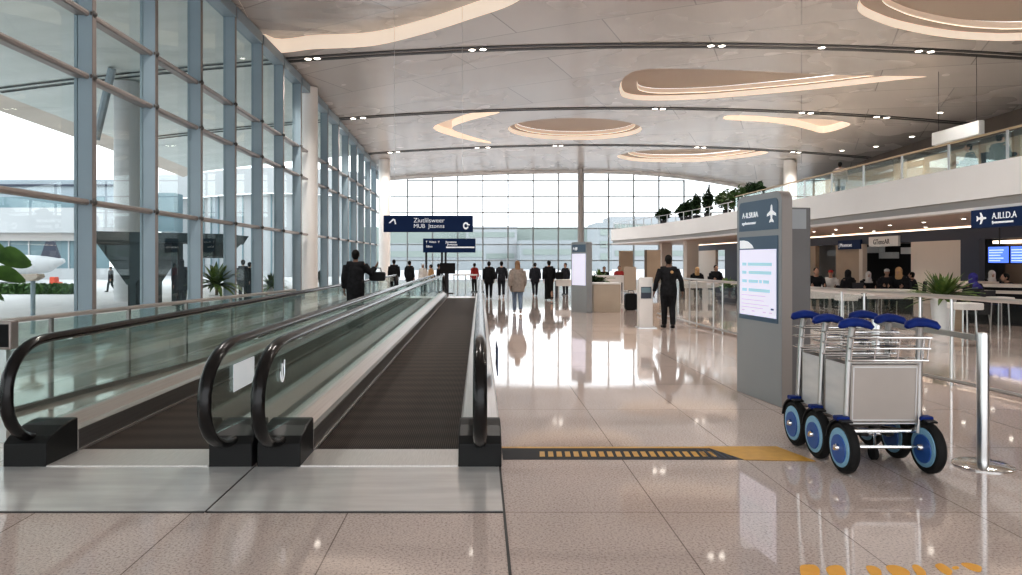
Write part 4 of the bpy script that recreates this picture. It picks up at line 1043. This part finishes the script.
# ---------------------------------------------------------------- food court furniture
def stool(label, px, Y, h=.8, r=.24):
    t = thing('bar_stool', label, 'stool', (gx(px, Y), Y, 0), 0, 'pale stools in the food court')
    MB().prism(rrect(-r, r, -r, r, .08), h-.13, h, 'z').build('seat', M['table'], t, bevel=.02)
    for a, b in ((-1,-1), (1,-1), (1,1), (-1,1)): MB().tube([(a*r*.5, b*r*.5, h-.12), (a*r*.6, b*r*.6, 0)], .015, 6).build('leg', M['satin'], t, True)
    return t
def table(label, px, Y, w, d, h=.75, base='dark', x=None, rz=0):
    t = thing('cafe_table', label, 'table', (gx(px, Y) if x is None else x, Y, 0), rz, 'food court tables')
    MB().box(-w/2, w/2, -d/2, d/2, h-.05, h).build('table_top', M['table'], t, bevel=.01)
    MB().box(-w/2+.02, w/2-.02, -d/2+.01, -d/2+.03, h-.28, h-.05).build('apron', M['table'], t)
    for a in (-1, 1): MB().box(a*(w/2-.08)-.03, a*(w/2-.08)+.03, -d/2+.06, d/2-.06, 0, h-.05).build('leg', M[base], t)
    return t
def pedestal(label, px, Y, r=.28, h=.72):
    t = thing('pedestal_table', label, 'table', (gx(px, Y), Y, 0), 0, 'food court tables')
    MB().lathe([(r, h-.04), (r, h-.005), (r*.97, h)], n=28).build('table_top', M['table'], t, True)
    MB().lathe([(.03, .03), (.03, h-.05), (r*.5, h-.04)], n=14).build('pole', M['satin'], t, True)
    MB().lathe([(.2, 0), (.2, .015), (.04, .035)], n=24).build('foot', M['satin'], t, True)
    return t
def chair(label, px, Y, rz, mat='dark', x=None):
    t = thing('cafe_chair', label, 'chair', (gx(px, Y) if x is None else x, Y, 0), rz, 'food court chairs')
    MB().box(-.22, .22, -.27, .22, .33, .38).build('seat', M[mat], t, bevel=.015)
    MB().prism([(-.29, .35), (-.25, .35), (-.31, .92), (-.35, .92)], -.21, .21, 'x').build('backrest', M[mat], t, bevel=.01)
    for a in (-1, 1):
        for b in (-1, 1): MB().tube([(a*.18, b*.18, .33), (a*.20, b*.21, 0)], .014, 6).build('leg', M['satin'], t, True)
    return t
stool('white seated stool standing alone between the palm and the barrier', 965, 14, .82, .24)
stool('white seated stool beside the cream curved counter', 1000, 16.6, .80, .22)
stool('white seated stool near the tables behind the kiosk', 846, 20.6, .62, .25)
pedestal('small round white pedestal table among the diners', 864, 20.6, .27, .66)
table('long white food court table beside the kiosk end of the barrier', 828, 22.4, 1.7, .8)
table('long white food court table between the diner in a cap and the palm', 884, 22.2, 1.5, .8)
table('white food court table far down the barrier near the dark column', 706, 30.5, 2.2, .8)
table('white table with two seated people far down the aisle', 608, 36.5, 2.6, .8, .8)
table('white table beside the slim kiosk, toward the back windows', 566, 31.5, 1.0, .7, .8)
ck = thing('curved_counter', 'curved cream-topped bar counter with a dark front below the blue screens', 'counter', (14.6, 19.2, 0))
arc = [math.radians(a) for a in range(90, 291, 10)]
def arcpoly(r0, r1): return [(r1*math.cos(a)*1.1, r1*math.sin(a)) for a in arc]+[(r0*math.cos(a)*1.1, r0*math.sin(a)) for a in arc[::-1]]
MB().prism(arcpoly(1.05, 1.75), .96, 1.04).build('counter_top', M['cream'], ck, True)
MB().prism(arcpoly(1.2, 1.62), 0, .96).build('counter_front', M['black'], ck, True)
MB().prism(arcpoly(1.19, 1.66), .80, .88).build('counter_trim', M['cream'], ck, True)
# palms
def blades(mb, n, ln, droop, w, z0, spread=1.0, seed=1):
    rnd = random.Random(seed)
    for i in range(n):
        a = 2*PI*i/n*2.4+rnd.uniform(-.3, .3); el = rnd.uniform(.15, 1.35); l = ln*rnd.uniform(.75, 1.1)
        d = Vector((math.cos(a), math.sin(a), 0)); sd = Vector((-math.sin(a), math.cos(a), 0)); vs = []
        k = 6
        for j in range(k+1):
            t = j/k; r = l*t*math.cos(el)*spread; h = l*t*math.sin(el)-droop*l*t*t*(1.15-el*.5)
            ww = w*math.sin(PI*min(.98, .12+t*.86))
            c = d*r+Vector((0, 0, z0+h)); vs += [c-sd*ww, c+Vector((0, 0, .012)), c+sd*ww]
        fs = []
        for j in range(k): fs += [(j*3, j*3+1, j*3+4, j*3+3), (j*3+1, j*3+2, j*3+5, j*3+4)]
        mb.add(vs, fs)
    return mb
def potted(label, x, y, z, r, h, ln, mat, n=40, seed=1, pot='pot_white', name='potted_palm', group=None, square=False, w=.045, droop=.5, stem=0):
    t = thing(name, label, 'plant', (x, y, z), 0, group)
    if square: MB().box(-r, r, -r, r, 0, h).build('planter', M[pot], t, bevel=.01); MB().box(-r*.9, r*.9, -r*.9, r*.9, h, h+.01).build('soil', M['soil'], t)
    else:
        MB().lathe([(r*.72, 0), (r*.98, h*.95), (r, h), (r*.9, h), (r*.88, h*.9)], n=24).build('planter', M[pot], t, True)
        MB().lathe([(r*.86, h*.88), (r*.86, h*.9)], n=20).build('soil', M['soil'], t)
    if stem: MB().tube([(0, 0, h*.9), (0.02, 0, h+stem)], .05, 8).build('stem', M['stem'], t, True)
    blades(MB(), n, ln, droop, w, h*.9+stem, 1, seed).build('foliage', M[mat], t, True)
    return t
potted('spiky green palm in a pale planter between the cream wall and the barrier', gx(943, 16.6), 16.6, 0, .27, .82, .85, 'leaf_palm', 95, 3, 'pot_white', w=.05, droop=.35)
tag(MB().box(gx(954, 17.1)-.2, gx(954, 17.1)+.2, 17.1, 17.5, 0, .50).build('planter_box', M['tan'], None, bevel=.01), 'square tan planter box standing against the pale palm pot', 'planter')
potted('low yellow-green plant in the food court behind the kiosk', gx(727, 27), 27, 0, .45, .62, .62, 'leaf_bright', 50, 5, 'slate', w=.06)
potted('green plant standing behind the slim kiosk', gx(600, 31), 31, 0, .22, .75, .8, 'leaf', 40, 6, 'dark', w=.07)
potted('dark green upright plant close behind the slim kiosk', gx(590.5, 25), 25, 0, .2, .8, .6, 'leaf_dark', 50, 8, 'dark', w=.08, droop=.2)
# far partitions, beige chair and case
pb = thing('display_board', 'tan display board behind the beige high-backed chair', 'board', (gx(626, 39.5), 39.5, 0))
MB().box(-.38, .38, 0, .06, .6, 2.15).build('board_panel', M['tan'], pb)
for s in (-1, 1): MB().box(s*.3-.02, s*.3+.02, 0, .05, 0, .6).build('leg', M['dark'], pb)
pb = thing('display_board', 'tan display board with a dark edge behind the walking man in black', 'board', (gx(653, 36), 36, 0))
MB().box(-.3, .38, 0, .06, .5, 2.15).build('board_panel', M['tan'], pb); MB().box(-.42, -.3, -.01, .07, .4, 2.15).build('board_edge', M['brown'], pb)
for s in (-1, 1): MB().box(s*.25-.02, s*.25+.02, 0, .05, 0, .5).build('leg', M['dark'], pb)
bc = thing('high_backed_chair', 'beige high-backed chair near the start of the glass barrier', 'chair', (gx(632, 24.3), 24.4, 0))
MB().prism(rrect(-.21, .21, .55, 1.42, .05), .18, .24, 'y').build('backrest', M['beige'], bc, bevel=.01)
MB().box(-.22, .22, -.22, .22, .55, .62).build('seat', M['table'], bc, bevel=.015)
for a in (-1, 1):
    for b in (-1, 1): MB().tube([(a*.18, b*.18, .55), (a*.2, b*.2, 0)], .015, 6).build('leg', M['satin'], bc, True)
bag('suitcase', 'black upright suitcase in front of the beige high-backed chair', (gx(631.5, 23.6), 23.7, 0), .40, .24, .55, cat='suitcase')
bag('suitcase', 'tall dark suitcase standing beside the beige desk', (gx(617.5, 25), 25.2, 0), .22, .3, .72, 'dark', cat='suitcase')
wf = thing('white_frame_table', 'white tubular frame table between the desk and the beige chair', 'table', (gx(608, 26.5), 26.5, 0))
MB().box(-.5, .6, 0, .5, 1.02, 1.08).build('table_top', M['table'], wf)
for a in (-.48, .56):
    for b in (.02, .46): MB().box(a-.02, a+.02, b-.02, b+.02, 0, 1.02).build('leg', M['table'], wf)
# diners
G = 'people seated in the food court'
def diner(label, px, Y, rz, *a, **k):
    p = person(label, px, Y, rz, *a, group=G, **k)
    x = p.location.x
    ch = chair('dark chair under the '+label.split(' seated')[0].split(' leaning')[0]+(' at the dark opening' if 'leaning' in label else ''), px, Y, rz, x=x)
    ch.location.y = Y; ch.location.z = -.03
    for c in ch.children: pass
    ch.location.z = 0
    return p
diner('bareheaded diner in black seated next to the kiosk, first of the row', 815, 24.2, 2.9, 'sit2', 1.85, 'jacket', 'cloth_black', 'cloth_black', skin='skin')
diner('diner in white with a red cap seated in the row behind the barrier', 831, 24.8, 2.6, 'sit', 1.70, 'jacket', 'cloth_white', 'cloth_black', hair='cap', hairm='cloth_red')
diner('diner in a black headscarf and robe seated facing away', 850, 23.4, .3, 'sit', 1.72, 'robe', 'cloth_black', hair='headscarf', hairm='cloth_black', skin='skin_dark')
diner('diner in dark clothes with a white headscarf seated in the row', 868, 24.9, 2.8, 'sit', 1.62, 'jacket', 'cloth_black', 'cloth_black', hair='headscarf', hairm='cloth_white')
diner('diner in white and black seated with a cream cap', 886, 24.9, 2.9, 'sit', 1.75, 'jacket', 'cloth_char', 'cloth_black', hair='cap', hairm='cloth_white')
diner('diner in black with a tan headscarf leaning forward before the dark opening', 901, 23.3, 2.3, 'sit2', 1.86, 'coat', 'cloth_black', 'cloth_black', hair='headscarf', hairm='cloth_tan')
diner('diner in charcoal seated near the small cream wall edge', 914.5, 25.0, .8, 'sit', 1.6, 'jacket', 'cloth_char', 'cloth_black')
diner('diner in a blue hood seated beside the palm', 976, 17.6, .2, 'sit', 1.72, 'coat', 'cloth_char', 'cloth_black', hair='headscarf', hairm='cloth_blue', skin='skin_dark')
diner('diner in black seated below the blue screens behind the curved counter', 1013, 19.5, 1.4, 'sit2', 1.70, 'coat', 'cloth_black', 'cloth_black')
diner('diner in white headscarf seated past the curved counter', 991, 22.0, 2.8, 'sit', 1.72, 'jacket', 'cloth_black', 'cloth_black', hair='headscarf', hairm='cloth_white')
diner('diner in black with a tan headscarf seated far along behind the walking man', 696.5, 31.8, 3.0, 'sit2', 1.75, 'coat', 'cloth_black', 'cloth_black', hair='headscarf', hairm='cloth_tan')
diner('diner in black seated far along beside the yellow-green plant', 715, 31.8, 3.2, 'sit', 1.85, 'coat', 'cloth_black', 'cloth_black')
diner('diner in dark clothes seated at the white table down the aisle', 604, 37.6, 3.1, 'sit', 1.7, 'jacket', 'cloth_black', 'cloth_black')
diner('diner in dark red seated second at the white table down the aisle', 619, 37.6, 3.1, 'sit', 1.75, 'jacket', 'cloth_red', 'cloth_black')

# mezzanine: shrubs along the edge, figures behind the rail
GS = 'shrubs along the mezzanine edge'
def shrub(label, px, r, h, mat, seed, tall=False, name='potted_shrub'):
    Y = 45
    for _ in range(40): Y = F*(mez_x(Y)+.75)/(px-VX)*.5+Y*.5
    t = thing(name, label, 'plant', (mez_x(Y)+.9, Y, 3.86), 0, GS)
    MB().lathe([(.16, 0), (.22, .3), (.2, .3)], n=16).build('planter', M['dark'], t, True)
    rnd = random.Random(seed); mb = MB()
    MB().tube([(0, 0, .2), (0, 0, .3+h*.4)], .03, 6).build('stem', M['stem'], t, True)
    for i in range(430):
        while True:
            p = Vector((rnd.uniform(-1, 1), rnd.uniform(-1, 1), rnd.uniform(-1, 1)))
            if p.length < 1: break
        lob = 1+.25*math.sin(5*p.x+seed)*math.cos(4*p.y)
        c = Vector((p.x*r*lob, p.y*r*lob, .3+h*.5+p.z*h*.5*lob))
        u = Vector((rnd.gauss(0,1), rnd.gauss(0,1), rnd.gauss(0,1))).normalized(); v = u.orthogonal().normalized(); s = .135 if not tall else .11
        mb.add([c-u*s, c+v*s*.5, c+u*s, c-v*s*.5], [(0,1,2,3)])
    mb.build('foliage', M[mat], t)
for q in ((661,.50,.75,'leaf_dark','broad dark shrub at the far rounded end of the mezzanine edge'), (681,.42,.75,'leaf_dark','leafy green shrub second from the far end of the mezzanine'),
          (686.5,.32,.95,'leaf_dark','rounded dark shrub third from the far end of the mezzanine'), (694,.26,1.15,'leaf_dark','tall narrow dark shrub standing in the middle of the mezzanine row'),
          (705,.28,1.3,'leaf_dark','tallest narrow dark shrub in the mezzanine row'), (724,.62,.95,'leaf','wide bushy green shrub on the mezzanine edge past the tall ones'),
          (739,.55,.95,'leaf','rounded bushy green shrub just before the kiosk top'), (752.5,.45,1.0,'leaf_dark','bushy dark shrub showing over the rounded kiosk top')):
    shrub(q[4], q[0], q[1], q[2], q[3], q[0], q[1] < .3)
def mezp(label, px, Xm, **k):
    Y = F*Xm/(px-VX); person(label, px, Y, k.pop('rz', 1.5), k.pop('pose', 'sit'), k.pop('H', 1.75), z=3.855, **k)
    return Y
Y = mezp('person in black sitting behind the mezzanine glass, back toward the rail', 997, 15.0, top='coat', topm='cloth_black', legm='cloth_black', H=1.9, rz=-1.4)
chair('dark chair behind the mezzanine glass under the person in black', 0, Y, -1.4, x=15.0).location.z = 3.855
Y = mezp('person in charcoal sitting second behind the mezzanine glass', 972, 15.2, top='coat', topm='cloth_char', legm='cloth_black', H=1.8, rz=1.2)
chair('dark chair behind the mezzanine glass under the person in charcoal', 0, Y, 1.2, x=15.2).location.z = 3.855
Y = mezp('person in grey standing far along behind the mezzanine glass', 840, 14.0, top='coat', topm='cloth_grey', legm='cloth_char', pose='stand', H=1.6, rz=-.6)

# ---------------------------------------------------------------- plant and post beside the near walkway
pl = thing('rubber_plant', 'large-leaved green plant at the near end of the guardrail', 'plant', (-4.72, 6.75, 0))
MB().lathe([(.15, 0), (.2, .45), (.18, .45)], n=24).build('planter', M['pot_white'], pl, True)
MB().tube([(0, 0, .4), (.02, 0, 1.0), (.0, 0, 1.75)], .018, 8).build('stem', M['stem'], pl, True)
lf = MB(); rnd = random.Random(4)
for (dx, dy, z, ln_, wd, dr) in ((.55, -.05, 1.62, .34, .13, -.25), (.30, .0, 1.72, .30, .12, .1), (.40, .1, 1.45, .30, .10, -.5), (.33, -.1, 1.28, .28, .10, -.9), (.2, 0, 1.85, .3, .11, .4), (-.3, .1, 1.6, .3, .1, -.2), (-.2, -.2, 1.3, .3, .1, -.4), (.1, -.3, 1.5, .3, .1, -.2), (.0, .3, 1.7, .3, .1, .1)):
    tip = Vector((dx, dy, z)); d = Vector((dx, dy, 0)).normalized(); b0 = tip-d*ln_+Vector((0, 0, -dr*.12)); sd = d.cross(Vector((0, 0, 1))); up = Vector((0, 0, 1))
    vs = []; k = 8
    sdv = (sd*.45+up*.9).normalized()
    for j in range(k+1):
        t = j/k; w = wd*.9*math.sin(PI*min(.99, .04+t*.93))**.8; c = b0.lerp(tip, t)+up*(.04*math.sin(PI*t)); vs += [c-sdv*w, c+sd*.012, c+sdv*w]
    fs = []
    for j in range(k): fs += [(j*3, j*3+1, j*3+4, j*3+3), (j*3+1, j*3+2, j*3+5, j*3+4)]
    lf.add(vs, fs); lf.tube([(0, 0, b0.z-.1), b0], .006, 5)
lf.build('foliage', M['leaf'], pl, True)
ps = thing('post_reader', 'slim post with a dark framed reader at the near end of the guardrail', 'post', (-4.33, 6.55, 0))
MB().box(-.04, .04, -.03, .03, 0, .84).build('post_stem', M['satin'], ps)
MB().box(-.12, .10, -.06, .06, .84, 1.10).build('housing', M['transom'], ps, bevel=.015)
MB().box(-.10, .08, -.066, -.06, .865, 1.07).build('screen', M['black'], ps)

# ---------------------------------------------------------------- outside
struct(MB().box(-160, XF-.3, -40, 160, -.35, -.05).build('ground_apron', M['out_ground']))
struct(MB().box(XF-.3, 160, YB+1, 260, -.35, -.05).build('ground_runway', M['out_ground']))
# canopy: the roof carried on outside the facade
def canopy_strip(name, x0, x1, y0, y1, mat, dz=0, nx=12, ny=40, par=None):
    vs = []
    for i in range(ny+1):
        for j in range(nx+1):
            x = x0+(x1-x0)*j/nx; y = y0+(y1-y0)*i/ny; vs.append((x, y, zc(x, y)+dz))
    fs = [(i*(nx+1)+j, i*(nx+1)+j+1, (i+1)*(nx+1)+j+1, (i+1)*(nx+1)+j) for i in range(ny) for j in range(nx)]
    return MB().add(vs, fs).build(name, mat, par, True)
M['canopy'] = varied('canopy_panels', (.60, .66, .635), (.68, .73, .71), .5, .5, stretch=(.3, 2, 1))
cn = struct(canopy_strip('roof_canopy', XF-.1, -19.6, -10, 50, M['canopy']))
for k, Y in enumerate(SLOTS[:3]):
    canopy_strip('canopy_channel', XF-.3, -19.4, Y-.25, Y-.05, M['out_darkglass'], -.03, 12, 2, cn)
    canopy_strip('canopy_channel', XF-.3, -19.4, Y+.25, Y+.45, M['out_darkglass'], -.03, 12, 2, cn)
vs = []; ys = [-10+i*1.5 for i in range(41)]
for y in ys: vs += [(-19.6, y, zc(-19.6, y)), (-20.6, y, zc(-19.6, y)-.35), (-20.9, y, zc(-19.6, y)-.1), (-20.6, y, zc(-19.6, y)+.5), (-19.4, y, zc(-19.6, y)+.4)]
MB().add(vs, [(i*5+j, i*5+j+1, i*5+6+j, i*5+5+j) for i in range(40) for j in range(4)]).build('canopy_edge', M['cream'], cn, True)
struct(MB().lathe([(.55, -.05), (.55, zc(-14.6, 29.9)-.02)], (-14.6, 29.9, 0), 28).build('column_outside', M['out_white'], None, True))
sct = thing('roof_strut', 'slanted grey strut beside the white outdoor column', 'strut', (-14.2, 27.8, 0))
MB().tube([(0, 0, zc(-14.2, 27.8)-.05), (-.9, .5, 6.4)], .16, 8).build('strut_tube', M['mullion'], sct)
# terminal wing beyond the facade
def block(name, label, parts, cat='building'):
    t = thing(name, label, cat, (0, 0, -.05))
    for nm, mat, x0, x1, y0, y1, z0, z1 in parts: MB().box(x0, x1, y0, y1, z0, z1).build(nm, M[mat], t)
    return t
Yb = 62.0
def bx(p0, p1): return gx(p0, Yb), gx(p1, Yb)
tw = thing('terminal_wing', 'long white terminal wing with glazed upper band and lower windows outside the facade', 'building', (0, Yb, -.05))
x0, x1 = bx(-140, 103)
MB().box(x0, x1, 0, 8, gz(232, Yb), gz(207, Yb)).build('white_band', M['out_white'], tw)
MB().box(x0, x1, .5, 8, gz(240, Yb), gz(232, Yb)).build('soffit', M['band'], tw)
for i in range(12):
    a = x0+(x1-x0)*i/12; b = x0+(x1-x0)*(i+1)/12
    MB().box(a+.06, b-.06, 1.0, 1.2, gz(268, Yb), gz(240, Yb)).build('window', M['out_glass'], tw)
    MB().box(a-.06, a+.06, .9, 1.3, gz(268, Yb), gz(240, Yb)).build('window_post', M['out_white'], tw)
MB().box(x0, x1, .8, 8, -.0, gz(268, Yb)).build('base_wall', M['out_white'], tw)
MB().box(x0, x1, .2, .3, gz(207, Yb), gz(196, Yb)).build('balustrade', M['out_glass'], tw)
MB().box(x0, x1, 4, 8, gz(207, Yb), gz(174, Yb)).build('upper_block', M['out_grey'], tw)
MB().box(x0, x1, 3.8, 4.0, gz(181, Yb), gz(179, Yb)).build('upper_trim', M['slate'], tw)
# dark glazed bridge on splayed legs
Yb2 = 26.4
gb_ = thing('boarding_bridge', 'dark glazed boarding bridge on splayed dark legs outside the facade', 'boarding bridge', (0, Yb2, 0))
def P2(px, py): return (gx(px, Yb2), gz(py, Yb2))
MB().prism([P2(92, 231), P2(226, 234), P2(220, 243), P2(92, 242)], 0, 2.6, 'y').build('bridge_deck', M['out_darkglass'], gb_)
MB().prism([P2(93, 242), P2(147, 242), P2(145, 266), P2(133, 284), P2(124, 285)], .2, 2.4, 'y').build('splayed_leg', M['out_darkglass'], gb_)
MB().prism([P2(196, 242), P2(220, 242), P2(206, 256), P2(200, 258)], .2, 2.4, 'y').build('splayed_leg', M['out_darkglass'], gb_)
MB().box(gx(136, Yb2), gx(140, Yb2), .3, .8, -.05, gz(242, Yb2)).build('support_post', M['mullion'], gb_)
MB().box(gx(168, Yb2), gx(174, Yb2), .3, .8, -.05, gz(242, Yb2)).build('support_post', M['out_darkglass'], gb_)
MB().box(gx(124, Yb2), gx(132, Yb2), .3, 2.5, -.05, gz(284, Yb2)).build('leg_foot', M['out_darkglass'], gb_)
# curved glazed building behind
Yb3 = 75.0
cb = thing('glazed_building', 'curved white building with a grid of pale glass beyond the boarding bridge', 'building', (0, Yb3, -.05))
xs = [gx(150+i*10, Yb3) for i in range(22)]
def cy(i): return 3*math.cos(i/21*PI*1.6)
for i in range(21):
    vs = [(xs[i], cy(i), 0), (xs[i+1], cy(i+1), 0), (xs[i+1], cy(i+1), gz(196, Yb3)), (xs[i], cy(i), gz(196, Yb3))]
    MB().add(vs, [(0,1,2,3)]).build('glass_bay', M['out_grey' if i % 5 == 1 else 'out_white'], cb)
for i in range(22): MB().box(xs[i]-.06, xs[i]+.06, cy(i)-.15, cy(i)-.02, 0, gz(196, Yb3)).build('bay_post', M['out_glass'], cb)
vs = []
for i in range(22): vs += [(xs[i], cy(i)-1.0, gz(196, Yb3)), (xs[i], cy(i)-1.0, gz(172, Yb3)), (xs[i], cy(i)+6, gz(172, Yb3))]
MB().add(vs, [(i*3+j, i*3+j+1, i*3+4+j, i*3+3+j) for i in range(21) for j in range(2)]).build('white_parapet', M['out_white'], cb, True)
MB().box(gx(168, Yb3), gx(186, Yb3), -3.0, -.8, gz(232, Yb3), gz(195, Yb3)).build('grey_bay', M['out_glass'], cb)
# aircraft tail, tug, hedge, lamp, outside plants and people
ac = thing('aircraft', 'white parked aircraft with a dark tail fin beyond the hedge', 'aircraft', (gx(20, 52), 52, 0))
MB().loft([(-9, 0, 1.1), (-7, 0, 1.2), (0, 0, 1.25), (2.0, 0, 1.35), (3.2, 0, 1.6)], [.3, .75, .8, .6, .15], 16).build('fuselage', M['out_white'], ac, True)
MB().prism([(1.4, 1.5), (3.0, 1.6), (2.5, 3.0), (1.9, 3.0)], -.08, .08, 'y').build('tail_fin', M['slate'], ac)
MB().prism([(-4, -5), (-2.2, -5), (-1, 5), (-4, 5)], .7, .8).build('wing', M['out_grey'], ac)
for x in (-6, -2): MB().lathe([(.3, -.1), (.3, .1)], (x, 0, .28), 12, 'y').build('wheel', M['tyre'], ac); MB().box(x-.05, x+.05, -.05, .05, .3, .7).build('gear_strut', M['out_grey'], ac)
tg = thing('baggage_tug', 'small orange red baggage tug near the aircraft tail', 'vehicle', (gx(56, 42), 42, -.05)); tg.scale = (.62, .62, .62)
MB().prism([(-.45, .3), (.45, .3), (.45, .65), (.1, .7), (.05, 1.15), (-.4, 1.15)], -.35, .35, 'y').build('tug_body', M['out_red'], tg, bevel=.03)
for a in (-.3, .3):
    for b in (-.36, .36): MB().lathe([(.18, -.05), (.18, .05)], (a, b, .18), 14, 'y').build('wheel', M['tyre'], tg)
def leafbox(name, label, x0, x1, y0, y1, z0, z1, nleaf, mat, cat):
    mb = MB(); rnd = random.Random(9)
    for i in range(nleaf):
        c = Vector((rnd.uniform(x0, x1), rnd.uniform(y0, y1), rnd.uniform(z0, z1)))
        u = Vector((rnd.gauss(0,1), rnd.gauss(0,1), rnd.gauss(0,1))).normalized(); v = u.orthogonal().normalized()
        mb.add([c-u*.14, c+v*.08, c+u*.14, c-v*.08], [(0,1,2,3)])
    mb.box(x0+.1, x1-.1, y0+.1, y1-.1, z0, z1-.1)
    o = mb.build(name, M[mat]); return tag(o, label, cat)
leafbox('hedge', 'low clipped green hedge strip outside between the facade and the aircraft', gx(-40, 36), gx(74, 36), 35.6, 36.4, -.05, .42, 2600, 'leaf', 'hedge')
lm = thing('outdoor_lamp', 'outdoor lamp post with a flat cream head just outside the facade', 'lamp post', (gx(33, 16.6), 16.6, -.05))
MB().tube([(0, 0, 0), (0, 0, 1.25)], .05, 10).build('pole', M['mullion'], lm, True)
MB().prism([(-.24, 1.38), (.18, 1.38), (.20, 1.30), (.05, 1.22), (-.12, 1.22)], -.15, .15, 'y').build('lamp_head', M['cream'], lm, bevel=.02)
potted('spiky dark palm in a white pot standing outside the facade', gx(216.5, 22.6), 22.6, -.05, .24, .6, 1.0, 'leaf_palm', 110, 11, 'pot_white', 'outside_palm', w=.07, stem=.35)
potted('smaller dark palm outside the facade near the white column', gx(272, 31.2), 31.2, -.05, .26, .55, .95, 'leaf_palm', 90, 12, 'pot_white', 'outside_palm', w=.06)
def outp(label, px, Y, rz, pose, H, **k): person(label, px, Y, rz, pose, H, z=-.05, **k)
outp('person in dark clothes and grey hood standing outside the facade', 181, 23.6, 0, 'stand', 1.72, top='coat', topm='cloth_char', legm='cloth_char', hair='headscarf', hairm='cloth_char')
outp('person in black standing outside the facade between two mullions', 243, 28.5, .4, 'stand', 1.7, top='coat', topm='cloth_black', legm='cloth_black')
outp('person in charcoal standing outside beside the one in black', 249.5, 30, -.6, 'stand', 1.6, top='jacket', topm='cloth_char', legm='cloth_char')
outp('short person in dark coat standing outside just past the white facade column', 322, 36.8, .5, 'stand', 1.35, top='coat', topm='cloth_black', legm='cloth_black')
outp('person in dark clothes walking on the apron near the bridge leg', 111, 38, 1.5, 'walk', 1.35, top='coat', topm='cloth_char', legm='cloth_char')
# beyond the back windows
def far_block(label, p0, p1, py, Y, mat, rows=0):
    t = thing('distant_building', label, 'building', (0, Y, -.05), 0, 'buildings beyond the back windows')
    MB().box(gx(p0, Y), gx(p1, Y), 0, 10, 0, gz(py, Y)).build('building_body', M[mat], t)
    for r in range(rows):
        z = gz(py, Y)*(.3+.5*r/max(1, rows-1)) if rows > 1 else gz(py, Y)*.6
        MB().box(gx(p0, Y)+.5, gx(p1, Y)-.5, -.1, 0, z-.5, z+.5).build('window_band', M['haze3'], t)
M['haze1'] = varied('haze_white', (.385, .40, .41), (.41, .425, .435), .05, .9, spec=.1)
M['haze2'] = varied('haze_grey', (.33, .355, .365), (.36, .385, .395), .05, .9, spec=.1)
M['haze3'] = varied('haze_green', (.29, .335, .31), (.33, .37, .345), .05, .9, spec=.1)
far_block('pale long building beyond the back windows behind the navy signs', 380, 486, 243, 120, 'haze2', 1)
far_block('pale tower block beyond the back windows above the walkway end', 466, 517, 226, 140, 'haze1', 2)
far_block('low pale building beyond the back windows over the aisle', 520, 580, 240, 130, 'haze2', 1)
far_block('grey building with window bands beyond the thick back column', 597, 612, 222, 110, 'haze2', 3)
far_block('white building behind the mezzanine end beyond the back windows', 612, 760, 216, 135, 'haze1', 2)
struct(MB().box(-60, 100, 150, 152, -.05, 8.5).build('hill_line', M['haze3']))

# ---------------------------------------------------------------- light
w = bpy.data.worlds.new('world'); sc.world = w; w.use_nodes = True
nt = w.node_tree; bg = nt.nodes['Background']
tc = nt.nodes.new('ShaderNodeTexCoord'); sep = nt.nodes.new('ShaderNodeSeparateXYZ'); rp = nt.nodes.new('ShaderNodeValToRGB')
rp.color_ramp.elements[0].position = .48; rp.color_ramp.elements[0].color = (.92, .93, .95, 1)
rp.color_ramp.elements[1].position = .9; rp.color_ramp.elements[1].color = (.86, .92, 1, 1)
mr = nt.nodes.new('ShaderNodeMapRange'); mr.inputs[1].default_value = -1
nt.links.new(tc.outputs['Generated'], sep.inputs[0]); nt.links.new(sep.outputs['Z'], mr.inputs[0]); nt.links.new(mr.outputs[0], rp.inputs[0]); nt.links.new(rp.outputs[0], bg.inputs[0])
bg.inputs[1].default_value = 2.3
sc.view_settings.view_transform = 'Standard'; sc.view_settings.look = 'None'; sc.view_settings.exposure = .28; sc.view_settings.gamma = .90
sc.cycles.use_denoising = True
sc.cycles.max_bounces = 8; sc.cycles.diffuse_bounces = 4; sc.cycles.transparent_max_bounces = 24; sc.cycles.glossy_bounces = 4
sc.cycles.sample_clamp_indirect = 6
sc.cycles.caustics_reflective = False; sc.cycles.caustics_refractive = False
